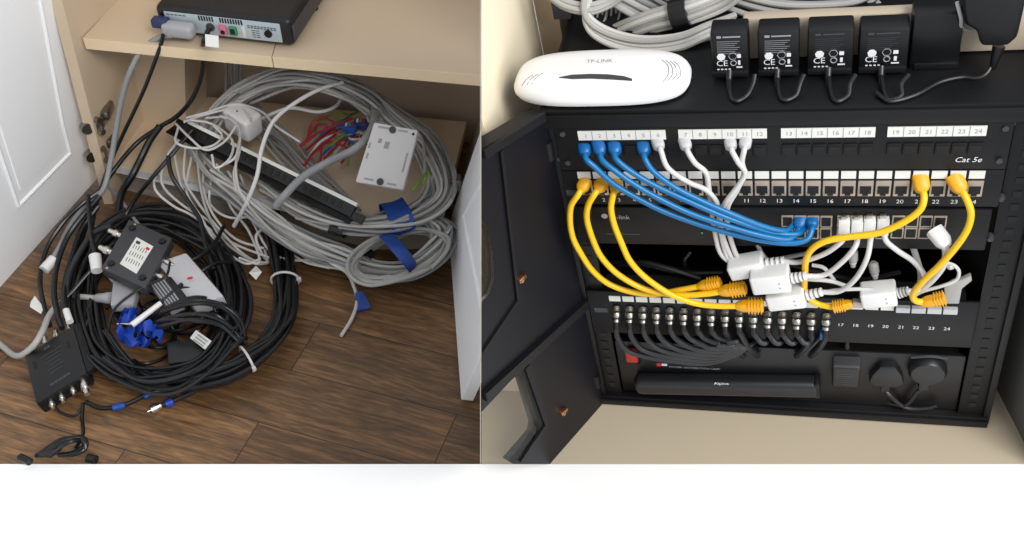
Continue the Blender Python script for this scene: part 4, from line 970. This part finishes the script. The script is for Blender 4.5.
for k, ((u0, v0), (u1, v1), nm) in enumerate(AD):
    zf = -.046
    a, b = loc(rz_(u0, v0, zf)), loc(rz_(u1, v1, zf)); w = (b[0] - a[0]) / 2; cx_ = (a[0] + b[0]) / 2; y1 = a[1] - .015; y0 = YT + .004
    t = thing('power_adapter', desc[k], 'power adapter', L(cx_, YT, zf - .015), 'labelled adapters on the rack', frame=1)
    g = G().box(L(cx_, (y0 + y1) / 2, zf - .013), RX * w, RY * (y1 - y0) / 2, RZ * .013, .003, 2)
    obj('body', g, 'blackp', t)
    obj('front_ledge', lbox(cx_ - w * .98, cx_ + w * .98, y0, y0 + .007, zf - .004, zf + .003, .001), 'panel', t)
    hh = y1 - y0
    g = G(); e = zf + .0002
    lbox(cx_ - w * .66, cx_ - w * .42, y0 + hh * .87, y0 + hh * .92, e, e + .0002, 0, g); lbox(cx_ - w * .34, cx_ + w * .6, y0 + hh * .88, y0 + hh * .91, e, e + .0002, 0, g)
    for i in range(7): lbox(cx_ - w * .66, cx_ + w * (.55 - .12 * (i % 3)), y0 + hh * (.79 - .045 * i), y0 + hh * (.798 - .045 * i), e, e + .0002, 0, g)
    obj('fine_print', g, 'inkg' if k < 2 else 'ink', t, False)
    g = G()
    g.text('CE', L(cx_ - w * .74, y0 + hh * .24, e), RX, RY, .0068, .0001)
    g.add(*(lambda q: (q.v, q.f))(G().lathe(L(cx_ - w * .46, y0 + hh * .45, e), RZ, [(.0044, 0), (.0044, .0003)], 7)))
    for i in range(4): lbox(cx_ - w * .70 + i * .0038, cx_ - w * .70 + i * .0038 + .0022, y0 + hh * .15, y0 + hh * .175, e, e + .0003, 0, g)
    lbox(cx_ + w * .44, cx_ + w * .56, y0 + hh * .26, y0 + hh * .36, e, e + .0003, 0, g)
    lbox(cx_ + w * .34, cx_ + w * .66, y0 + hh * .19, y0 + hh * .22, e, e + .0003, 0, g)
    lbox(cx_ + w * .40, cx_ + w * .60, y0 + hh * .42, y0 + hh * .50, e, e + .0003, 0, g)
    obj('certification_mark', g, 'inkw', t, False)
    g = G()
    hx_ = [(cx_ + .003 + .0042 * math.cos(a), y0 + hh * .46 + .0042 * math.sin(a)) for a in [i * math.pi / 3 for i in range(7)]]
    g.tube([L(x, y, e) for x, y in hx_], .0004, 4, 1); g.tube([L(cx_ + .0035 + .003 * math.cos(a), y0 + hh * .30 + .003 * math.sin(a), e) for a in [i * math.pi / 4 for i in range(9)]], .0006, 4, 1)
    obj('safety_mark', g, 'inkg', t, False)
    obj('strain_relief', G().lathe(L(cx_ - .001, y0 + .006, zf), (RZ * .6 - RY * .5).normalized(), [(.0042, 0), (.0032, .010), (.0024, .018)], 10), 'cblack', t)
    um = (u0 + u1) / 2
    obj('cable_jacket', G().tube([L(cx_ - .001, YT + .005, zf + .008), ry_(um + 2, 96, YT + .003), ry_(um + 8, 101 - k % 2, YT + .003), ry_(um + 18, 95, YT + .004), ry_(um + 24 - 2 * k, 84, YT + .012), ry_(um + 26, 74, YT + .02)], .0021, 8), 'cblack2', t)
t = thing('power_adapter', 'unmarked dark adapter at the right end of the row, before the big plug', 'power adapter', L(.15, YT, -.06), frame=1)
g = rbox(914, 15, 958, 69, -.082, -.054, .003); obj('body', g, 'cblack', t)
obj('front_ledge', rbox(914, 64, 958, 69, -.056, -.052, .001), 'blackp', t)
# big plug at the upper right
c = rz_(994, 18, -.035)
t = thing('plug_transformer', 'large black plug-in transformer at the top right corner on the white lead', 'power adapter', c - RZ * .04, frame=1)
pts = [(963, -14), (1030, -14), (1024, 12), (1018, 38), (1008, 47), (981, 47), (977, 32), (965, 26)]
obj('body', G().prism([rz_(a, b, -.035) for a, b in pts], -RZ * .036, .004), 'blackp', t)
obj('strain_relief', G().lathe(rz_(999, 46, -.045), (rz_(993, 66, -.04) - rz_(999, 46, -.045)), [(.006, 0), (.0045, .010), (.003, .022), (.002, .024)], 10), 'blackp', t)
obj('cable_jacket', G().tube([rz_(994, 62, -.043), ry_(986, 74, YT + .006), ry_(976, 78, YT + .003), ry_(962, 77, YT + .003), ry_(940, 82, YT + .003), ry_(915, 95, YT + .003), ry_(890, 101, YT + .003), ry_(876, 92, YT + .004)], .0020, 8), 'cblack2', t)

# ---- grey cable hanks above the router
def tube_px(l): return [rz_(u, v, z) for u, v, z in l]
U1 = tube_px([(548, -6, -.14), (566, 6, -.13), (590, 10, -.13), (612, 2, -.14), (628, -10, -.14)])
U2 = tube_px([(590, -10, -.14), (585, 8, -.13), (590, 24, -.125), (606, 36, -.12), (630, 44, -.115), (656, 46, -.11), (684, 42, -.11), (708, 32, -.12), (735, 22, -.14)])
U3 = tube_px([(612, 36, -.16), (632, 28, -.15), (656, 20, -.145), (690, 12, -.14), (722, 0, -.15), (740, -12, -.15)])
U4 = tube_px([(604, -12, -.17), (622, 0, -.165), (646, 14, -.17), (676, 28, -.18)])
U5 = tube_px([(716, -8, -.17), (748, 4, -.165), (780, 12, -.165), (820, 14, -.17), (860, 10, -.18), (880, -6, -.19)])
U6 = tube_px([(640, -14, -.19), (668, 4, -.18), (700, 18, -.19), (730, 26, -.2)])
def hank(path, R, n, m, label, group, r=.0032):
    for i in range(n):
        offs = noise_off(R, len(path)); a0 = 6.283 * i / n + rnd.uniform(-.3, .3); rr = R * (1 if i % 3 else .45)
        p = [q + RY * math.sin(a0 + .12 * j) * rr + RZ * math.cos(a0 + .12 * j) * rr * .8 for j, q in enumerate(path)]
        obj('network_cable', G().tube(p, r, 8, 5), m if isinstance(m, str) else rnd.choice(m), label=label, cat='cable', group=group)
hank(U2, .0085, 8, ['cgrey', 'cgrey2'], 'pale grey cable in the thick curved hank just above the white router', 'grey cables sagging above the router', .0036)
hank(U3, .011, 9, ['cgrey', 'cgrey2', 'cgrey'], 'pale grey cable in the hank bound by a black strap', 'grey cables in the strapped hank', .0038)
hank(U4, .013, 8, ['cgrey', 'cgreyd'], 'pale grey cable slanting down towards the strapped hank', 'grey cables slanting behind the hanks', .0036)
hank(U1, .006, 4, 'cgrey', 'grey cable in the small bow at the top left of the hanks', 'grey cables of the top left bow')
hank(U5, .013, 9, ['cgreyd', 'cgrey'], 'grey cable sagging behind the black adapters at the top', 'grey cables behind the adapters')
hank(U6, .010, 6, 'cgreyd', 'grey cable at the back between the hanks and the adapters', 'grey cables at the back of the hanks')
for k in range(7):
    a = (578 + k * 4.5, 50 - k * .5); obj('thin_lead', G().tube(tube_px([(a[0], a[1], -.13), (a[0] + 6, 34, -.15), (a[0] + 14, 18 + k % 3 * 3, -.17), (a[0] + 16, 4, -.19)]), .0016, 6, 4), 'cgreyd', label='thin grey lead in the dark gap left of the hanks', cat='cable', group='thin leads in the gap left of the hanks')
cable(tube_px([(690, 50, -.12), (712, 54, -.115), (728, 56, -.11), (745, 52, -.11)]), .0042, 'cgreyd', 'grey cable passing behind the first adapter at mid height', seg=10)
cable(tube_px([(690, 62, -.10), (706, 63, -.10), (722, 66, -.095)]), .0055, 'cgrey', 'short thick grey cable end between the router and the first adapter', seg=10)
c = rz_(681, 14, -.142); ax_ = (rz_(700, 8, -.142) - rz_(662, 19, -.142)).normalized()
g = G().lathe(c - ax_ * .0095, ax_, [(.018, 0), (.0185, .006), (.018, .019)], 24)
obj('cable_strap', g, 'cblack', label='black hook and loop strap round the grey cable hank', cat='strap')

# ---- patch cords on the rack front
def boot(parent, p, d, m, r=.0052, ln=.016, name='boot'):
    d = d.normalized(); s = RX - d * RX.dot(d); s.normalize(); n = d.cross(s)
    g = G(); vs = []
    for (h, a, b) in ((0, 1.12, 1.0), (ln * .7, 1.08, .98), (ln * .88, .86, .8), (ln, .6, .6)):
        for k in range(12):
            t = 2 * math.pi * k / 12; ca, sa = math.cos(t), math.sin(t)
            vs.append(p + d * h + s * r * a * math.copysign(abs(ca) ** .6, ca) + n * r * b * math.copysign(abs(sa) ** .6, sa))
    fs = [(i * 12 + k, i * 12 + (k + 1) % 12, (i + 1) * 12 + (k + 1) % 12, (i + 1) * 12 + k) for i in range(3) for k in range(12)]
    g.add(vs, fs + [tuple(range(12))[::-1], tuple(36 + k for k in range(12))])
    b_ = obj(name, g, m, parent); return b_
def ribs(parent_boot, p, d, n, r, m, step=.0035):
    d = d.normalized(); s = RX - d * RX.dot(d); s.normalize(); q = d.cross(s)
    for i in range(n):
        c = p + d * (.001 + i * step)
        obj('rib', G().box(c, d * .0006, s * r * 1.17, q * r * 1.05, .0003, 1), m, parent_boot)
def cord(label, path, r, m, pm, ends, group=None, z_in=.006):
    """ends: list of (pixel of the port, z, direction px) for the plugs"""
    pts = rp(path)
    t = thing('patch_cable', label, 'patch cord', pts[0], group, frame=1)
    obj('cable_jacket', G().tube(pts, r, 10, 7), m, t)
    for (i, ln, rr) in ends:
        p = pts[0] if i == 0 else pts[-1]; q = pts[1] if i == 0 else pts[-2]
        d = (q - p).normalized(); bt = boot(t, p - d * ln * .9, d, pm, rr, ln + .003)
        if pm == 'pyel' and i: ribs(bt, p - d * ln * .85, d, 5, rr, 'pyel', ln / 8)
    return t
# blue
bl4 = [
 ('blue patch cable under the first number strip, lowest of the four blue sweeps', [(585, 152, .010), (586, 159, .020), (596, 168, .024), (614, 184, .026), (641, 200, .028), (668, 213, .030), (708, 227, .032), (750, 238, .034), (785, 243, .034), (806, 240, .030), (812, 229, .020), (812, 224, .012)]),
 ('blue patch cable whose plug is second of the four blue plugs', [(600, 151, .010), (602, 160, .020), (614, 170, .026), (634, 184, .030), (660, 199, .033), (692, 214, .036), (728, 226, .038), (764, 236, .038), (788, 239, .032), (797, 232, .020), (799, 225, .012)]),
 ('blue patch cable whose plug sits just before the gap between blue plugs', [(615, 151, .010), (616, 159, .020), (632, 172, .026), (656, 186, .030), (686, 200, .034), (718, 214, .037), (748, 225, .036), (774, 233, .030), (796, 234, .024), (806, 228, .010)]),
 ('blue patch cable plugged in apart from its three neighbours, uppermost blue sweep', [(644, 151, .010), (645, 159, .020), (654, 172, .026), (676, 188, .030), (704, 202, .033), (734, 215, .036), (762, 226, .034), (784, 231, .026), (792, 226, .012)]),
]
for l_, p in bl4:
    t = cord(l_, p, .0033, 'cblue', 'pblue', [(0, .013, .0066)] + ([(1, .012, .0062)] if p[-1][1] < 226 else []))
# white cords from the top panel
for l_, p in [
 ('white patch cable plugged in directly beside the last blue plug', [(659, 146, .010), (661, 151, .018), (668, 168, .024), (688, 182, .024), (706, 190, .024), (717, 203, .022), (719, 217, .022), (722, 238, .018), (729, 262, .012), (738, 270, .012)]),
 ('white patch cable plugged in alone at the start of the second number strip', [(686, 146, .010), (688, 152, .018), (695, 163, .022), (706, 173, .022), (709, 190, .020), (711, 206, .018), (714, 226, .018), (720, 252, .014), (734, 266, .012)]),
 ('white patch cable of the crossing pair, plugged in nearer the router end', [(731, 146, .010), (732, 151, .018), (738, 162, .022), (745, 173, .022), (738, 186, .024), (726, 202, .026), (720, 217, .020), (724, 240, .018), (733, 260, .012), (742, 266, .012)]),
 ('white patch cable of the crossing pair, plugged in at the end of the second strip', [(745, 145, .010), (744, 151, .018), (742, 162, .020), (744, 174, .018), (737, 190, .018), (728, 206, .022), (727, 220, .018), (731, 240, .016), (738, 258, .012), (750, 268, .012)]),
]: cord(l_, p, .0029, 'cwhite', 'lgrey', [(0, .011, .0058)])
# yellow
YL = [
 ('yellow patch cable making the outermost sweep beside the open rack door', [(582, 188, .012), (578, 195, .020), (571, 206, .022), (570, 222, .022), (573, 238, .022), (580, 252, .022), (592, 270, .022), (609, 284, .022), (632, 292, .022), (656, 294, .022), (680, 290, .022), (702, 286, .022)], [(0, .012, .0064), (1, .025, .0058)]),
 ('yellow patch cable in the middle of the three long yellow sweeps', [(599, 188, .012), (594, 195, .020), (588, 206, .022), (587, 220, .022), (593, 240, .024), (602, 258, .026), (619, 275, .028), (645, 289, .030), (676, 295, .030), (705, 294, .030), (724, 291, .030)], [(0, .012, .0064), (1, .028, .0064)]),
 ('yellow patch cable making the innermost of the three long yellow sweeps', [(615, 189, .012), (613, 196, .020), (611, 208, .024), (614, 224, .026), (621, 242, .030), (630, 261, .032), (646, 278, .034), (670, 294, .036), (694, 303, .036), (717, 306, .036), (741, 306, .036)], [(0, .011, .0056), (1, .028, .0064)]),
 ('yellow patch cable sweeping across the front of the switch ports', [(922, 188, .012), (924, 199, .022), (919, 211, .028), (902, 223, .032), (878, 233, .034), (848, 237, .034), (826, 241, .034), (812, 249, .034), (806, 260, .032), (805, 274, .028), (805, 292, .020), (814, 302, .020), (826, 306, .022), (836, 307, .024)], [(0, .015, .0074)]),
 ('yellow patch cable dropping steeply beside the last ports of the second panel', [(960, 188, .012), (967, 200, .022), (971, 214, .028), (967, 230, .032), (955, 248, .036), (938, 267, .038), (922, 282, .038), (913, 294, .034), (916, 301, .030), (927, 302, .028)], [(0, .016, .0074)]),
]
for l_, p, e in YL:
    t = cord(l_, p, .0036, 'cyel', 'pyel', e)
    if 'across the front of the switch' in l_:
        b = boot(t, rz_(833, 307, .024), rz_(858, 303, .024) - rz_(833, 307, .024), 'pyel', .0050, .024); ribs(b, rz_(833, 307, .024), rz_(858, 303, .024) - rz_(833, 307, .024), 5, .0050, 'pyel', .0028)
        obj('clear_plug', G().box(rz_(858, 303, .024), RX * .006, RY * .0045, RZ * .004, .001), 'silver', t)
    if 'dropping steeply' in l_:
        b = boot(t, rz_(945, 298, .028), rz_(922, 303, .028) - rz_(945, 298, .028), 'pyel', .0058, .026); ribs(b, rz_(945, 298, .028), rz_(922, 303, .028) - rz_(945, 298, .028), 4, .0058, 'pyel', .003)
# white couplers with their ribbed tails
def coupler(label, q0, q1, hh, z, tail, path, extra=None):
    a, b = rz_(q0[0], q0[1], z), rz_(q1[0], q1[1], z); d = (b - a).normalized(); u = RZ.cross(d).normalized()
    t = thing('network_adapter', label, 'network adapter', (a + b) / 2 - RZ * .012, frame=1)
    bd_ = obj('body', G().box((a + b) / 2 - RZ * .010, d * (b - a).length / 2, u * hh, RZ * .012, .003, 3), 'whitep', t)
    obj('body_mouth', G().box(a - d * .0005 - RZ * .010, d * .0008, u * hh * .6, RZ * .007), 'ink', t, False)
    for k in (-1, 1): obj('indicator_dot', G().cyl(b - d * .011 + u * k * .0035 + RZ * .0019, b - d * .011 + u * k * .0035 + RZ * .0025, .0009), 'inkg', t)
    e = rz_(tail[0], tail[1], z) ; dd = (e - b).normalized(); ln = (e - b).length
    so = obj('strain_relief', G().lathe(b - RZ * .008, dd, [(.0042, 0), (.003, ln * .6), (.0028, ln)], 10), 'lgrey', t)
    for i in range(4): obj('rib', G().lathe(b - RZ * .008 + dd * ln * (.12 + .25 * i), dd, [(.0064 - .0004 * i, 0), (.0064 - .0004 * i, ln * .12)], 10), 'whitep', so)
    obj('cable_jacket', G().tube([b - RZ * .008 + dd * ln * .9] + rp(path), .0030, 10, 6), 'cwhite', t)
    return t
coupler('upper white network adapter, partly behind the middle one', (729, 275), (764, 269), .0105, .030, (784, 266), [(800, 262, .024), (824, 254, .028), (840, 243, .028), (845, 236, .018)])
coupler('middle white network adapter, in front with two tiny dots', (751, 287), (790, 284), .0135, .046, (806, 281), [(824, 275, .034), (842, 262, .034), (855, 247, .030), (858, 236, .018)])
coupler('lower white network adapter above the coax sockets', (767, 305), (805, 301), .0115, .036, (822, 297), [(840, 291, .030), (856, 278, .032), (867, 258, .030), (871, 237, .018)])
coupler('white network adapter standing alone farther right above number 20', (861, 302), (897, 299), .0115, .030, (909, 296), [(918, 290, .020), (924, 276, .014), (914, 262, .016), (898, 251, .020), (887, 242, .018), (884, 235, .014)])
# white plugs in the switch
for k, (u, v) in enumerate(((844, 230), (857, 230), (869.5, 229), (883, 229))):
    t = thing('network_plug', ('leftmost', 'second', 'third', 'rightmost')[k] + ' of the four square white plugs in the lower switch row', 'plug', rz_(u, v, .008), frame=1)
    obj('body', rbox(u - 5.4, v - 7, u + 5.4, v + 7.5, .006, .016, .001), 'whitep', t)
    obj('clip', rbox(u - 3, v - 13, u + 3, v - 8, .008, .012, .0006), 'chrome', t)
t = thing('patch_cable', 'white patch cable with a big square boot in the last switch port', 'patch cord', rz_(938, 238, .01), frame=1)
boot(t, rz_(934, 230, .014), rz_(947, 246, .03) - rz_(934, 230, .014), 'whitep', .0078, .022)
obj('cable_jacket', G().tube(rp([(944, 243, .028), (946, 254, .028), (943, 266, .026), (932, 280, .022), (920, 290, .018), (912, 296, .016)]), .0038, 10), 'cwhite', t)
for p, r, m, l_ in [
 ([(757, 244, .004), (762, 254, .006), (770, 263, .008), (780, 268, .008)], .0026, 'cgreyd', 'grey cable rising behind the upper white adapter'),
 ([(736, 268, -.01), (760, 262, -.01), (788, 257, -.01), (812, 252, -.005)], .0026, 'cgreyd', 'dim grey cable running behind the white adapters'),
 ([(806, 279, .02), (830, 281, .02), (846, 286, .018)], .0024, 'cwhite', 'short white cable just right of the middle white adapter'),
 ([(812, 265, .012), (824, 268, .014), (834, 280, .012)], .0022, 'cwhite', 'thin white cable bowing between the upper adapters and the switch'),
 ([(820, 293, .03), (838, 290, .024), (862, 289, .022), (890, 291, .022)], .0022, 'cwhite', 'thin white cable running level to the lone white adapter'),
 ([(913, 247, .0), (917, 260, .004), (921, 276, .008), (918, 290, .010)], .0034, 'cgrey', 'grey cable hanging straight behind the steep yellow cord'),
 ([(911, 297, .02), (924, 291, .018), (942, 286, .018), (956, 280, .016), (959, 272, .014), (955, 266, .012), (948, 263, .01)], .0020, 'cwhite', 'thin white cable with a tiny white bead end at the right'),
]: cable(rp(p), r, m, l_, seg=9)
# dim grey plugs hanging in the dark gap
for (u, v, l_, a) in ((874, 268, 'pale grey plug hanging alone in the dark gap above the lone white adapter', (873, 262)), (850, 262, 'grey plug half hidden by white cables in the dark gap', (853, 250))):
    t = thing('hanging_plug', l_, 'plug', rz_(u, v, -.01), frame=1)
    d = (rz_(u + 3, v + 20, -.006) - rz_(*a, -.01)).normalized()
    obj('body', G().lathe(rz_(*a, -.01), d, [(.003, 0), (.0055, .003), (.0055, .014), (.0036, .016), (.0030, .024)], 12), 'cgrey', t)
    obj('collar', G().lathe(rz_(*a, -.01) + d * .016, d, [(.0042, 0), (.0042, .003)], 12), 'lgrey', t)
t = thing('cable_bracket', 'pale grey bracket beside the right end of the coax panel', 'bracket', rz_(957, 295, .012), frame=1)
obj('plate', G().prism([rz_(a, b, .014) for a, b in ((944, 288), (952, 283), (962, 280), (971, 276), (972, 281), (962, 289), (959, 304), (946, 304))], -RZ * .006, .001), 'cgrey', t)
obj('bracket_bead', G().lathe(rz_(947, 266, .010), RX, [(.003, 0), (.0045, .003), (.003, .007)], 10), 'cwhite', t)

# ---- coax leads of the lower panel
def bez(P, n=7):
    p = rp(P); return p
for k in range(16):
    x = bx_[k]; y = loc(rz_(700, 314, .01))[1]
    s = ('first from the left', 'second from the left', 'third from the left', 'fourth from the left', 'fifth from the left', 'sixth from the left', 'seventh from the left', 'eighth from the left')
    lbl = 'black coax lead with a chrome screw plug, %s on the coax panel' % s[k] if k < 8 else ('black coax lead under the white adapters, %s in the far group' % s[k - 8])
    c = L(x, y, .004); d0 = (RZ * .8 - RY * .6).normalized(); p = c + d0 * .006
    t = thing('coax_lead', lbl, 'coax lead', p, 'coax leads on the lower panel', frame=1)
    d1 = (RZ * .3 - RY * .95).normalized(); dm = (d0 * .5 + d1 * .5).normalized()
    obj('plug', G().lathe(p, dm, [(.0054, 0), (.0058, .002), (.0054, .006), (.0040, .006), (.0044, .012), (.0034, .013)], 12), 'nick', t)
    obj('plug_ring', G().lathe(p + dm * .0065, dm, [(.0050, 0), (.0050, .002)], 12), 'blackp', t)
    obj('boot', G().lathe(p + dm * .012, dm, [(.0040, 0), (.0036, .008), (.0030, .010)], 10), 'blackp', t)
    e = p + dm * .020; u0 = 615 + 14.1 * k
    if k < 8:
        f = k / 7; vb = 361 - 17 * f
        path = [p + dm * .018, rz_(u0 + 3 + 2 * f, 338, .018), rz_(u0 + 16 + 2 * f, 338 + (vb - 338) * .62, .022), rz_(u0 + (748 - u0) * .40, vb - 1, .024), rz_(u0 + (748 - u0) * .68, vb + 2 - 4 * f, .022), rz_(734, vb - 3 - 3 * (1 - f), .018), rz_(749 - f * 3, 345.5, .010), rz_(756 - f * 2, 340, -.004)]
    elif k in (8, 9, 14, 15):
        w_ = -1 if k > 12 else 1
        path = [p + dm * .018, rz_(u0 + w_ * 1, 338, .016), rz_(u0 + w_ * 7, 348, .010), rz_(u0 + w_ * 16, 356, -.002)]
    else:
        path = [p + dm * .018, rz_(u0 + 1, 337, .018), rz_(u0 + 5, 342, .020), rz_(u0 + 10, 342.5, .018), rz_(u0 + 14, 337, .004)]
    obj('cable_jacket', G().tube(path, .0038, 8, 6), 'cblack2', t)
c = rz_(824, 334, .012)
t = thing('cable_marker', 'bright blue clip on a dark lead under the coax panel', 'clip', c, frame=1)
obj('body', G().box(c, RX * .005, RY * .006, RZ * .005, .0015), 'pblue', t)
obj('lead', G().tube([c, rz_(814, 344, .008), rz_(804, 354, .0)], .0022, 8), 'dgrey', t)
# dark leads in the black gap under the switch
for k, p in enumerate([[(612, 268, -.05), (640, 262, -.03), (668, 268, -.02), (700, 278, -.02)], [(600, 262, -.06), (640, 264, -.04), (680, 272, -.03), (722, 272, -.04)], [(620, 282, -.05), (650, 276, -.04), (690, 284, -.04)],
                      [(690, 252, -.06), (684, 262, -.05), (690, 276, -.05)], [(780, 262, -.05), (820, 272, -.04), (860, 280, -.04), (900, 272, -.06)]]):
    cable(rp(p), .0032, 'cblack2', 'dark cable lying in the black gap under the switch', 'dark cables in the gap under the switch', 'dark_cable')
# ================================================================ camera and light
cd = bpy.data.cameras.new('camera'); co = bpy.data.objects.new('camera', cd); C.objects.link(co)
cd.sensor_width = 36; cd.lens = FL / 1024 * 36; co.location = CAM; co.rotation_euler = (math.radians(45), 0, 0); cd.clip_start = .02
bpy.context.scene.camera = co
w = bpy.data.worlds.new('room_light'); bpy.context.scene.world = w; w.use_nodes = True
w.node_tree.nodes['Background'].inputs['Color'].default_value = (.93, .96, 1, 1)
w.node_tree.nodes['Background'].inputs['Strength'].default_value = WORLD
def area(name, at, to, size, power, col=(1, 1, 1)):
    l = bpy.data.lights.new(name, 'AREA'); l.energy = power; l.size = size; l.color = col
    o = bpy.data.objects.new(name, l); C.objects.link(o); o.location = at
    o.rotation_euler = (V(to) - V(at)).to_track_quat('-Z', 'Y').to_euler(); return o
area('key_light', (1.0, -.8, 2.6), (-.1, 1.0, .1), 1.2, KEY, (1, .98, .95))  # unseen key lamp, placed to brighten the left door and the white sill
area('fill_light', (2.3, -1.0, 1.7), (-.3, 1.2, .2), 1.3, FILL, (.93, .97, 1))  # unseen fill added from the right to lift the left-hand walls and doors
sc = bpy.context.scene
sc.view_settings.view_transform = 'Standard'; sc.view_settings.look = 'None'; sc.view_settings.gamma = 1; sc.view_settings.use_curve_mapping = False
sc.view_settings.exposure = EXPO
sc.cycles.max_bounces = 8
